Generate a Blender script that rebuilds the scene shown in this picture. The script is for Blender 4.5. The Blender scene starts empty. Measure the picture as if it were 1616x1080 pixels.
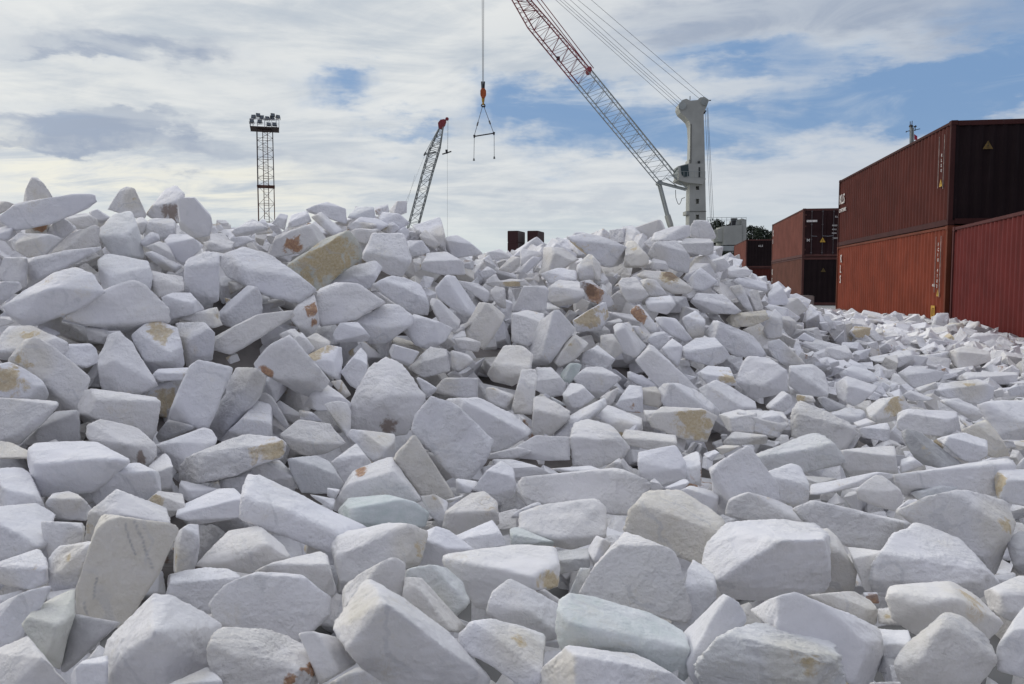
import bpy, bmesh, math, random
import numpy as np
from mathutils import Vector, Matrix, Euler

# ------------------------------------------------------------------ camera
C = bpy.context.scene.collection
SC = bpy.context.scene
F = 1290.0; PITCH = math.radians(4.12); EYE = Vector((0, 0, 1.2))
cam = bpy.data.cameras.new('camera'); camo = bpy.data.objects.new('camera', cam); C.objects.link(camo)
camo.location = EYE; camo.rotation_euler = (math.pi/2 - PITCH, 0, 0)
cam.sensor_width = 36; cam.lens = F/1616*36; cam.clip_start = .05; cam.clip_end = 3000
SC.camera = camo
SC.view_settings.view_transform = 'Standard'; SC.view_settings.look = 'None'
SC.view_settings.exposure = 0.0; SC.view_settings.gamma = 1

# ------------------------------------------------------------------ sky
class NB:
    """small helper for building node graphs"""
    def __init__(s, nt): s.nt = nt
    def n(s, t, **kw):
        nd = s.nt.nodes.new(t)
        for k, v in kw.items(): setattr(nd, k, v)
        return nd
    def put(s, sock, v):
        if v is None: return
        if isinstance(v, bpy.types.NodeSocket): s.nt.links.new(v, sock)
        else: sock.default_value = v
    def m(s, op, a, b=None, c=None, clamp=False):
        nd = s.n('ShaderNodeMath', operation=op, use_clamp=clamp)
        for i, v in enumerate((a, b, c)): s.put(nd.inputs[i], v)
        return nd.outputs[0]
    def mix(s, f, a, b, bt='MIX'):
        nd = s.n('ShaderNodeMix', data_type='RGBA', blend_type=bt, clamp_factor=True)
        s.put(nd.inputs[0], f)
        for i, v in ((6, a), (7, b)):
            if isinstance(v, tuple) and len(v) == 3: v = v + (1,)
            s.put(nd.inputs[i], v)
        return nd.outputs[2]
    def noise(s, vec, sc, det=4, rough=.55, dist=0.):
        nd = s.n('ShaderNodeTexNoise')
        s.put(nd.inputs['Vector'], vec); nd.inputs['Scale'].default_value = sc
        nd.inputs['Detail'].default_value = det; nd.inputs['Roughness'].default_value = rough
        nd.inputs['Distortion'].default_value = dist
        return nd.outputs['Fac']
    def ss(s, v, a, b, lo=0., hi=1.):
        nd = s.n('ShaderNodeMapRange', interpolation_type='SMOOTHSTEP')
        s.put(nd.inputs[0], v); nd.inputs[1].default_value = a; nd.inputs[2].default_value = b
        nd.inputs[3].default_value = lo; nd.inputs[4].default_value = hi
        return nd.outputs[0]
    def comb(s, x, y, z):
        nd = s.n('ShaderNodeCombineXYZ')
        for i, v in enumerate((x, y, z)): s.put(nd.inputs[i], v)
        return nd.outputs[0]

def srgb(r, g, b):
    return tuple(((c/255)/12.92 if c/255 < .04045 else ((c/255+.055)/1.055)**2.4) for c in (r, g, b))

SUN_AZ = -62.0; SUN_EL = 24.0          # degrees; azimuth measured from straight ahead, negative = left
STR = 0.10
w = bpy.data.worlds.new('World'); SC.world = w; w.use_nodes = True
nt = w.node_tree; nt.nodes.clear(); g = NB(nt)
tc = g.n('ShaderNodeTexCoord'); sep = g.n('ShaderNodeSeparateXYZ'); nt.links.new(tc.outputs['Generated'], sep.inputs[0])
X, Y, Z = sep.outputs
sky = g.n('ShaderNodeTexSky', sky_type='NISHITA'); sky.sun_disc = False
sky.sun_elevation = math.radians(SUN_EL); sky.sun_rotation = math.radians(SUN_AZ)
sky.air_density = 1.2; sky.dust_density = 1.5; sky.ozone_density = 1.4
AZ = g.m('MULTIPLY', g.m('ARCTAN2', X, Y), 57.2958)
EL = g.m('MULTIPLY', g.m('ARCSINE', Z), 57.2958)
# cloud deck seen in perspective: directions projected on a flat layer
iz = g.m('DIVIDE', 1.0, g.m('ADD', g.m('MAXIMUM', Z, 0.0), .13))
pv = g.comb(g.m('MULTIPLY', X, iz), g.m('MULTIPLY', Y, iz), 0.0)
big = g.noise(pv, 1.1, 7, .6, .6)
fine = g.noise(g.comb(g.m('MULTIPLY', X, g.m('MULTIPLY', iz, .55)), g.m('MULTIPLY', Y, iz), 3.3), 3.2, 9, .62, .5)
wob = g.noise(tc.outputs['Generated'], 7.0, 5, .6)
wob2 = g.noise(g.comb(X, Y, g.m('MULTIPLY', Z, 3.0)), 11.0, 5, .6)
AZw = g.m('ADD', AZ, g.m('MULTIPLY', g.m('SUBTRACT', wob, .5), 16.0))
ELw = g.m('ADD', EL, g.m('MULTIPLY', g.m('SUBTRACT', wob2, .5), 6.5))
def pix2ang(px, py):
    return math.degrees(math.atan((px-808)/F)), math.degrees(math.atan((540-py)/F)) - 4.12
def blob(px, py, sx, sy, amp, tilt=0.):
    a0, e0 = pix2ang(px, py); sa, se = sx/22.5, sy/22.5
    da = g.m('SUBTRACT', AZw, a0); de = g.m('SUBTRACT', ELw, e0)
    if tilt: de = g.m('SUBTRACT', de, g.m('MULTIPLY', da, tilt))
    q = g.m('ADD', g.m('POWER', g.m('ABSOLUTE', g.m('DIVIDE', da, sa)), 2.0), g.m('POWER', g.m('ABSOLUTE', g.m('DIVIDE', de, se)), 2.0))
    return g.m('MULTIPLY', g.m('EXPONENT', g.m('MULTIPLY', q, -1.0)), amp)
def total(bl):
    t = None
    for b in bl:
        v = blob(*b); t = v if t is None else g.m('ADD', t, v)
    return t
blue = total([(860,165,105,42,1.35), (1000,190,150,45,1.0), (1000,240,110,25,.8), (560,145,75,26,.95), (640,205,75,18,.8), (1170,105,130,22,1.0),
              (1400,150,170,32,.75), (1570,165,120,45,.9), (1420,185,150,45,.7), (1300,200,120,30,.6), (1500,175,120,30,.7), (1700,60,160,120,.6), (1120,200,70,30,.6), (1190,235,80,28,.45)])
grey = total([(230,108,115,24,1.0), (120,132,70,9,.7), (240,212,90,15,.9), (130,232,150,18,.5), (330,250,260,22,.8), (40,268,130,11,1.0), (30,225,120,18,.5),
              (560,300,200,14,.35), (760,335,220,18,.35), (1420,30,340,60,1.0), (1600,60,120,50,.8), (1050,60,200,40,.35), (30,70,90,40,.25), (1000,330,180,16,.3)])
warm = total([(120,295,360,40,1.4), (420,330,160,30,.5), (60,160,150,50,.2)])
detail = g.m('ADD', g.m('MULTIPLY', g.m('SUBTRACT', fine, .5), 1.5), g.m('MULTIPLY', g.m('SUBTRACT', big, .5), .9))
bluem = g.ss(g.m('ADD', blue, g.m('MULTIPLY', detail, .95)), .1, 1.25)
streak = g.noise(g.comb(g.m('MULTIPLY', AZ, .035), g.m('MULTIPLY', EL, .16), 1.7), 2.2, 8, .6, 1.1)
greym = g.ss(g.m('ADD', grey, g.m('ADD', g.m('MULTIPLY', detail, .75), g.m('MULTIPLY', g.m('SUBTRACT', streak, .5), 1.0))), .1, 1.2)
K = 1/STR
def kc(r, gg, b, f=1.0): return tuple(c*K*f for c in srgb(r, gg, b))
white = g.mix(g.ss(g.m('ADD', g.m('MULTIPLY', fine, .55), g.m('MULTIPLY', streak, .45)), .34, .66), kc(190,199,209), kc(232,234,233))
white = g.mix(g.ss(AZ, -5, 32, 0, .75), white, kc(190,199,212))                     # thinner, greyer veil to the right
white = g.mix(g.ss(EL, 0, 7, .8, 0), white, kc(203,214,216))                        # pale teal near the horizon
white = g.mix(g.m('MULTIPLY', warm, g.ss(fine, .35, .7), None, True), white, kc(238,237,226))
c1 = g.mix(g.m('MULTIPLY', greym, g.ss(streak, .32, .58, .55, 1.0)), white, kc(160,172,191))
nis = g.mix(.25, g.mix(1.0, sky.outputs[0], (1.0, 1.0, 1.05), 'MULTIPLY'), kc(120,160,210))
bluec = g.mix(g.ss(EL, 0, 12, .75, .35), kc(92,133,188), kc(144,180,213))
bluec = g.mix(.18, bluec, nis)
bluec = g.mix(g.ss(streak, .46, .72, 0, .55), bluec, kc(205,214,222))
c2 = g.mix(g.m('MULTIPLY', bluem, .92), c1, bluec)
# overhead cloud brightened to light the rock tops; darker, bluer deck behind the camera
c2 = g.mix(g.ss(EL, 20, 60, 0, .8), c2, kc(238,241,248,1.85))
back = g.mix(g.ss(big, .35, .65), kc(134,138,158), kc(166,169,186))
c2 = g.mix(g.ss(g.m('ADD', Y, g.m('MULTIPLY', X, -.35)), .15, -.5, 0, .93), c2, back)
# glow of the veiled sun on the left
c2 = g.mix(g.m('MULTIPLY', g.m('EXPONENT', g.m('MULTIPLY', g.m('ADD', g.m('POWER', g.m('DIVIDE', g.m('SUBTRACT', AZ, SUN_AZ), 17.0), 2.0), g.m('POWER', g.m('DIVIDE', g.m('SUBTRACT', EL, SUN_EL), 15.0), 2.0)), -1.0)), .9), c2, kc(255,246,230,3.2))
low = g.mix(g.ss(EL, -8, -1), kc(120,122,126), c2)
bg = g.n('ShaderNodeBackground'); bg.inputs[1].default_value = STR
nt.links.new(low, bg.inputs[0])
out = g.n('ShaderNodeOutputWorld'); nt.links.new(bg.outputs[0], out.inputs[0])
w.cycles.sampling_method = 'MANUAL'; w.cycles.sample_map_resolution = 512

# ------------------------------------------------------------------ sun behind thin cloud, from the left
sl = bpy.data.lights.new('sun', 'SUN'); sl.energy = 0.6; sl.angle = math.radians(25); sl.color = (1, .95, .87)
so = bpy.data.objects.new('sun', sl); C.objects.link(so)
a, e = math.radians(SUN_AZ), math.radians(SUN_EL)
sd = Vector((math.sin(a)*math.cos(e), math.cos(a)*math.cos(e), math.sin(e)))
so.rotation_euler = sd.to_track_quat('Z', 'Y').to_euler(); so.location = (-30, 10, 40)

SC.cycles.max_bounces = 6; SC.cycles.diffuse_bounces = 4; SC.cycles.glossy_bounces = 2

# ------------------------------------------------------------------ pixel helpers
CT, ST = math.cos(PITCH), math.sin(PITCH)
def ray(px, py):
    u = (px-808)/F; v = (540-py)/F
    return np.array((u, CT+v*ST, -ST+v*CT))
def P(px, py, Yd):
    d = ray(px, py); return Vector(d*(Yd/d[1])) + EYE
EYEn = np.array(EYE)

# ------------------------------------------------------------------ object helpers
def mat(name, col, rough=.6, metal=0., bump=0., bscale=20., var=.0, vscale=3., spec=.4):
    m = bpy.data.materials.new(name); m.use_nodes = True; n = m.node_tree; b = n.nodes['Principled BSDF']; q = NB(n)
    b.inputs['Roughness'].default_value = rough; b.inputs['Metallic'].default_value = metal
    b.inputs['Specular IOR Level'].default_value = spec
    t = q.n('ShaderNodeTexCoord').outputs['Object']
    if var:
        nz = q.noise(t, vscale, 6, .6)
        lo = tuple(c*(1-var) for c in col); hi = tuple(min(1, c*(1+var)) for c in col)
        n.links.new(q.mix(q.ss(nz, .3, .7), lo, hi), b.inputs['Base Color'])
    else: b.inputs['Base Color'].default_value = (*col, 1)
    if bump:
        bn = q.n('ShaderNodeBump'); bn.inputs['Strength'].default_value = bump; bn.inputs['Distance'].default_value = .02
        n.links.new(q.noise(t, bscale, 5), bn.inputs['Height']); n.links.new(bn.outputs[0], b.inputs['Normal'])
    return m
def link_mesh(name, verts, faces, m=None, parent=None, smooth=False):
    me = bpy.data.meshes.new(name); me.from_pydata([tuple(v) for v in verts], [], faces); me.update()
    if m: me.materials.append(m)
    if smooth: me.shade_smooth()
    o = bpy.data.objects.new(name, me); C.objects.link(o); o.parent = parent
    return o
class MB:
    """collects boxes, bars and prisms into one mesh"""
    def __init__(s): s.v = []; s.f = []
    def add(s, vs, fs):
        b = len(s.v); s.v += [tuple(x) for x in vs]; s.f += [tuple(i+b for i in f) for f in fs]
    def box(s, x0, x1, y0, y1, z0, z1):
        s.add([(x0,y0,z0),(x1,y0,z0),(x1,y1,z0),(x0,y1,z0),(x0,y0,z1),(x1,y0,z1),(x1,y1,z1),(x0,y1,z1)],
              [(3,2,1,0),(4,5,6,7),(0,1,5,4),(1,2,6,5),(2,3,7,6),(3,0,4,7)])
    def bar(s, a, b, r, n=6, r2=None):
        a = Vector(a); b = Vector(b); d = (b-a)
        if d.length < 1e-6: return
        q = d.to_track_quat('Z', 'Y'); r2 = r if r2 is None else r2
        vs = []
        for k, (p, rr) in enumerate(((a, r), (b, r2))):
            for i in range(n):
                t = 2*math.pi*(i+.5)/n; vs.append(p + q @ Vector((math.cos(t)*rr, math.sin(t)*rr, 0)))
        fs = [(i, (i+1) % n, n+(i+1) % n, n+i) for i in range(n)] + [tuple(range(n-1, -1, -1)), tuple(range(n, 2*n))]
        s.add(vs, fs)
    def prism(s, pts, d):
        """pts: list of Vectors in a plane, extruded by vector d"""
        n = len(pts); d = Vector(d)
        s.add([Vector(p) for p in pts] + [Vector(p)+d for p in pts],
              [tuple(range(n)), tuple(range(2*n-1, n-1, -1))] + [(i, n+i, n+(i+1) % n, (i+1) % n) for i in range(n)])
    def build(s, name, m, parent=None, bevel=0.):
        o = link_mesh(name, s.v, s.f, m, parent)
        bm = bmesh.new(); bm.from_mesh(o.data); bmesh.ops.recalc_face_normals(bm, faces=bm.faces)
        if bevel: bmesh.ops.bevel(bm, geom=[e for e in bm.edges if e.is_manifold and e.calc_face_angle(0) > .6], offset=bevel, segments=2, affect='EDGES', clamp_overlap=True)
        bm.to_mesh(o.data); bm.free()
        return o
def empty(name, loc=(0,0,0), rz=0., label=None, cat=None, group=None):
    o = bpy.data.objects.new(name, None); C.objects.link(o); o.location = loc; o.rotation_euler = (0,0,rz)
    o.empty_display_size = .3
    tag(o, label, cat, group); return o
def tag(o, label=None, cat=None, group=None, kind=None):
    if label: o['label'] = label
    if cat: o['category'] = cat
    if group: o['group'] = group
    if kind: o['kind'] = kind
    return o

# ------------------------------------------------------------------ rock pile surface
CP = [ # px, py, distance ahead of the camera: where the visible surface of the rubble lies
 (0,1085,1.75),(400,1085,1.75),(808,1085,1.78),(1200,1085,1.8),(1616,1085,1.8),
 (0,960,2.15),(400,960,2.2),(808,960,2.25),(1200,960,2.3),(1616,960,2.3),
 (0,860,2.6),(300,860,2.7),(600,860,2.75),(1000,860,2.8),(1400,860,2.85),(1616,860,2.85),
 (0,760,3.0),(200,760,3.2),(450,760,3.35),(750,760,3.5),(1050,760,3.6),(1350,760,3.7),(1616,760,3.75),
 (0,680,3.3),(200,680,3.5),(450,680,3.8),(750,680,4.15),(1050,680,4.4),(1350,680,4.8),(1616,680,4.9),
 (0,600,3.55),(200,600,3.8),(450,600,4.15),(700,600,4.6),(950,600,5.0),(1200,600,5.6),(1400,610,6.5),(1616,610,6.9),
 (0,520,3.85),(200,520,4.1),(450,520,4.6),(700,520,5.1),(950,520,5.6),(1150,530,6.3),(1300,550,9.0),(1450,560,10.5),(1616,560,11.),
 (0,440,4.2),(200,440,4.45),(450,440,5.1),(650,440,5.7),(850,450,6.4),(1000,440,6.6),(1130,440,7.2),(1200,480,8.2),
 (0,370,4.7),(150,370,4.9),(300,370,5.1),(500,370,5.9),(640,370,6.3),(770,400,8.6),(840,402,8.2),(900,408,7.2),(1080,380,7.6),
 (0,336,5.2),(100,330,5.3),(300,342,5.6),(420,356,6.2),(520,336,6.5),(560,326,6.6),(600,322,6.7),(640,334,6.75),(660,350,6.8),
 (1130,380,8.0),(1200,447,9.3),(1260,478,11.5),(1330,500,16.),(1450,512,16.),(1600,540,14.)]
CPW = [tuple(P(*c)) for c in CP]
CPW += [(-6,2,1.0),(-7,5,1.7),(-7,9,1.2),(-4,9,1.3),(-1.5,10,1.2),(1,12,1.3),(3,11.5,1.4),(5,14,.5),(-8,14,.25),(0,18,.25),(-10,25,.15),(10,30,.12),(0,35,.1),
        (12,18,.15),(15,28,.12),(7,2,.25),(4,.5,.25),(0,0,.25),(-4,.5,.5),(0,-3,.2),(-6,-2,.5),(6,-2,.2),(20,5,.2),(20,20,.1),(-14,6,.8),(-14,-2,.3),(-16,16,.2),(25,38,.1),(-20,38,.1)]
A = np.array(CPW)
def tps(r2): return .5*r2*np.log(np.maximum(r2, 1e-12))
n_ = len(A); D2 = ((A[:,None,:2]-A[None,:,:2])**2).sum(2)
M = np.zeros((n_+3, n_+3)); M[:n_,:n_] = tps(D2) + np.eye(n_)*.012
M[:n_,n_] = 1; M[:n_,n_+1:] = A[:,:2]; M[n_,:n_] = 1; M[n_+1:,:n_] = A[:,:2].T
W = np.linalg.solve(M, np.concatenate([A[:,2], np.zeros(3)]))
def H(x, y):
    x = np.atleast_1d(np.asarray(x, float)); y = np.atleast_1d(np.asarray(y, float))
    out = np.zeros_like(x)
    for s in range(0, len(x), 20000):
        r2 = (x[s:s+20000,None]-A[None,:,0])**2 + (y[s:s+20000,None]-A[None,:,1])**2
        out[s:s+20000] = tps(r2) @ W[:n_] + W[n_] + x[s:s+20000]*W[n_+1] + y[s:s+20000]*W[n_+2]
    far = np.clip((y-24)/10, 0, 1)
    out = out*(1-far) + .1*far
    return np.clip(out, .06, 2.2)
TS = np.concatenate([np.linspace(1.2, 12, 1500), np.linspace(12.02, 40, 900)])
def hit(px, py):
    d = ray(px, py); d = d/d[1]
    pts = EYEn + d[None,:]*TS[:,None]; dz = pts[:,2] - H(pts[:,0], pts[:,1])
    i = np.argmax(dz < 0)
    if dz[i] < 0: return TS[i]
    k = TS < 14
    return TS[k][np.argmin(dz[k]/TS[k])]

# ------------------------------------------------------------------ rock material
def rock_material():
    m = bpy.data.materials.new('white_marble'); m.use_nodes = True; n = m.node_tree; b = n.nodes['Principled BSDF']; q = NB(n)
    pos = q.n('ShaderNodeNewGeometry').outputs['Position']
    at = q.n('ShaderNodeAttribute', attribute_name='mask'); at2 = q.n('ShaderNodeAttribute', attribute_name='mask2')
    s1 = q.n('ShaderNodeSeparateColor'); n.links.new(at.outputs['Color'], s1.inputs[0])
    s2 = q.n('ShaderNodeSeparateColor'); n.links.new(at2.outputs['Color'], s2.inputs[0])
    yel, crm, gry = s1.outputs; rust = s2.outputs[0]; grn = s2.outputs[1]; rough = s2.outputs[2]; dark = at2.outputs['Alpha']
    n_lo = q.noise(pos, 4.5, 5, .6); n_mid = q.noise(pos, 15, 7, .65, .6); n_hi = q.noise(pos, 70, 5, .7); n_st = q.noise(pos, 26, 6, .75, 1.0); n_pt = q.noise(pos, 9, 4, .6, 1.2)
    brk = q.m('ADD', q.m('MULTIPLY', q.m('SUBTRACT', n_pt, .5), 2.0), q.m('MULTIPLY', q.m('SUBTRACT', n_st, .5), .9))
    col = q.mix(q.ss(n_lo, .3, .7), (.775,.775,.815), (.865,.863,.88))
    col = q.mix(q.m('MULTIPLY', q.ss(n_mid, .5, .75), .35), col, (.62,.65,.69))
    col = q.mix(q.m('MULTIPLY', crm, q.ss(n_mid, .15, .75, .65, 1.1), None, True), col, (.70,.655,.55))
    col = q.mix(q.m('MULTIPLY', q.ss(n_lo, .56, .72), q.ss(n_st, .45, .6, 0, .4)), col, (.68,.62,.50))
    col = q.mix(q.m('MULTIPLY', grn, q.ss(n_mid, .2, .8, .35, .95), None, True), col, (.47,.57,.54))
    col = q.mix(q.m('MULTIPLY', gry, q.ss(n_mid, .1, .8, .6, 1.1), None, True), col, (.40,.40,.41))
    ym = q.m('MULTIPLY', q.ss(q.m('ADD', yel, brk), .42, .78), q.ss(yel, .02, .25))
    col = q.mix(q.m('MULTIPLY', ym, .8), col, q.mix(q.ss(n_hi, .35, .65), (.50,.37,.17), (.62,.52,.33)))
    rm = q.m('MULTIPLY', q.ss(q.m('ADD', rust, brk), .42, .72), q.ss(rust, .02, .25))
    col = q.mix(q.m('MULTIPLY', rm, .85), col, q.mix(q.ss(n_hi, .35, .65), (.28,.11,.04), (.46,.25,.10)))
    dm = q.m('MULTIPLY', q.ss(q.m('ADD', dark, brk), .42, .8), q.ss(dark, .02, .25))
    col = q.mix(q.m('MULTIPLY', dm, .75), col, (.20,.13,.09))
    # small scattered rusty and yellowish flecks, fine grey veins and dust
    vo = q.n('ShaderNodeTexVoronoi', feature='F1'); vo.inputs['Scale'].default_value = 3.1; n.links.new(pos, vo.inputs['Vector'])
    fl = q.m('MULTIPLY', q.ss(vo.outputs['Distance'], .17, .06), q.ss(n_st, .5, .62))
    col = q.mix(q.m('MULTIPLY', fl, .55), col, (.55,.42,.22))
    wv = q.n('ShaderNodeTexWave', wave_type='BANDS', bands_direction='DIAGONAL'); wv.inputs['Scale'].default_value = 1.7
    wv.inputs['Distortion'].default_value = 14; wv.inputs['Detail'].default_value = 5; wv.inputs['Detail Scale'].default_value = 1.4; n.links.new(pos, wv.inputs['Vector'])
    col = q.mix(q.m('MULTIPLY', q.ss(wv.outputs['Fac'], .95, 1.0), q.ss(n_lo, .42, .62, 0, .38)), col, (.52,.53,.56))
    n.links.new(col, b.inputs['Base Color'])
    b.inputs['Roughness'].default_value = .62; b.inputs['Specular IOR Level'].default_value = .35
    h1 = q.noise(pos, 22, 8, .68, .3); h2 = q.noise(q.comb(q.m('MULTIPLY', q.n('ShaderNodeSeparateXYZ').outputs[0], 1.0), 0., 0.), 1) if False else q.noise(pos, 90, 5, .7)
    v2 = q.n('ShaderNodeTexVoronoi', feature='SMOOTH_F1'); v2.inputs['Scale'].default_value = 20; n.links.new(pos, v2.inputs['Vector'])
    hh = q.m('ADD', q.m('MULTIPLY', h1, 1.0), q.m('MULTIPLY', h2, .35))
    hh = q.m('ADD', hh, q.m('MULTIPLY', v2.outputs['Distance'], .22))
    pat = q.ss(n_lo, .38, .62, .35, 1.25)
    hh = q.m('MULTIPLY', q.m('MULTIPLY', hh, pat), q.m('ADD', .35, q.m('MULTIPLY', rough, 1.5)))
    bn = q.n('ShaderNodeBump'); bn.inputs['Strength'].default_value = .6; bn.inputs['Distance'].default_value = .028
    n.links.new(hh, bn.inputs['Height']); n.links.new(bn.outputs[0], b.inputs['Normal'])
    return m
ROCKM = rock_material()

# ------------------------------------------------------------------ rock shapes
def ico(sub):
    bm = bmesh.new(); bmesh.ops.create_icosphere(bm, subdivisions=sub, radius=1)
    v = np.array([x.co[:] for x in bm.verts]); v /= np.linalg.norm(v, axis=1)[:,None]
    f = np.array([[l.index for l in x.verts] for x in bm.faces]); bm.free(); return v, f
ICO = {s: ico(s) for s in (2, 3, 4, 5, 6)}
def fnoise(p, rng, freq, nw=7, ridge=False):
    o = np.zeros(len(p))
    for _ in range(nw):
        k = rng.normal(size=3); k *= freq*rng.uniform(.6, 1.5)/np.linalg.norm(k)
        s = np.sin(p @ k + rng.uniform(0, 6.28))
        o += (1-2*np.abs(s)) if ridge else s
    return o/math.sqrt(nw)
def hull_planes(pts, rng, chips=4, nb=0):
    bm = bmesh.new(); vs = [bm.verts.new(p) for p in pts]
    bmesh.ops.convex_hull(bm, input=vs); bm.normal_update()
    N = []; Hh = []
    c = pts.mean(0) if not nb else .5*(pts[:-nb].mean(0)+pts[-nb:].mean(0))
    for f in bm.faces:
        n = np.array(f.normal)
        if np.linalg.norm(n) < .5: continue
        h = n @ (np.array(f.verts[0].co)-c)
        if h < 0: n, h = -n, -h
        for k in range(len(N)):
            if n @ N[k] > .9965: break
        else: N.append(n); Hh.append(h)
    bm.free(); Q = pts-c
    for _ in range(chips):
        n = Q[rng.integers(0, len(Q))] + rng.normal(size=3)*.25*np.abs(Q).max(); n /= np.linalg.norm(n)
        N.append(n); Hh.append((Q @ n).max()*rng.uniform(.92, .985))
    return c, np.array(N), np.array(Hh)
def solid(N, Hh, rng, sub, p=26, rough=.5, low=.02):
    """a rounded, chipped solid bounded by the planes N.x = Hh around the origin"""
    v, f = ICO[sub]
    hn = Hh[None,:]*np.ones((len(v), 1))
    mean = np.sqrt((Hh**2).mean())
    for k in range(len(N)):
        amp = (.014+.03*rng.random())*(.6+rough)
        hn[:,k] += mean*amp*fnoise(v, rng, 4.5, 5) + mean*amp*.2*fnoise(v, rng, 17, 5, True)
    t = np.maximum(v @ N.T, 1e-6)/np.maximum(hn, mean*.08)
    tm = t.max(1); r = 1/(tm*((t/tm[:,None])**p).sum(1)**(1/p))
    ts = np.sort(t, 1); edge = np.clip(1-(ts[:,-1]-ts[:,-2])/ts[:,-1]*14, 0, 1)       # near an edge
    r *= 1 + low*fnoise(v, rng, 3.2, 5) - edge*(.008+.012*rough)*(1+fnoise(v, rng, 21, 6, True)) + (.001+.006*rough)*fnoise(v, rng, 32, 6, True)
    for fq, am in ((3.5, .028), (7., .014)):
        t1 = fnoise(v, rng, fq, 5)*1.6; st = t1-np.floor(t1); r *= 1 + am*(.25+rough)*(np.minimum(st*1.0, (1-st)*9) - .45)
    return v*r[:,None], f
def set_mesh(me, V, Fa):
    me.vertices.add(len(V)); me.vertices.foreach_set('co', V.astype(np.float32).ravel())
    me.loops.add(Fa.size); me.loops.foreach_set('vertex_index', Fa.astype(np.int32).ravel())
    me.polygons.add(len(Fa)); me.polygons.foreach_set('loop_start', np.arange(0, Fa.size, 3, dtype=np.int32))
    me.polygons.foreach_set('loop_total', np.full(len(Fa), 3, np.int32))
    me.update(calc_edges=True); me.polygons.foreach_set('use_smooth', np.ones(len(Fa), bool))
def set_mask(me, m1, m2):
    for nm, mm in (('mask', m1), ('mask2', m2)):
        a = me.color_attributes.new(nm, 'FLOAT_COLOR', 'POINT'); a.data.foreach_set('color', mm.astype(np.float32).ravel())

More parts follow.
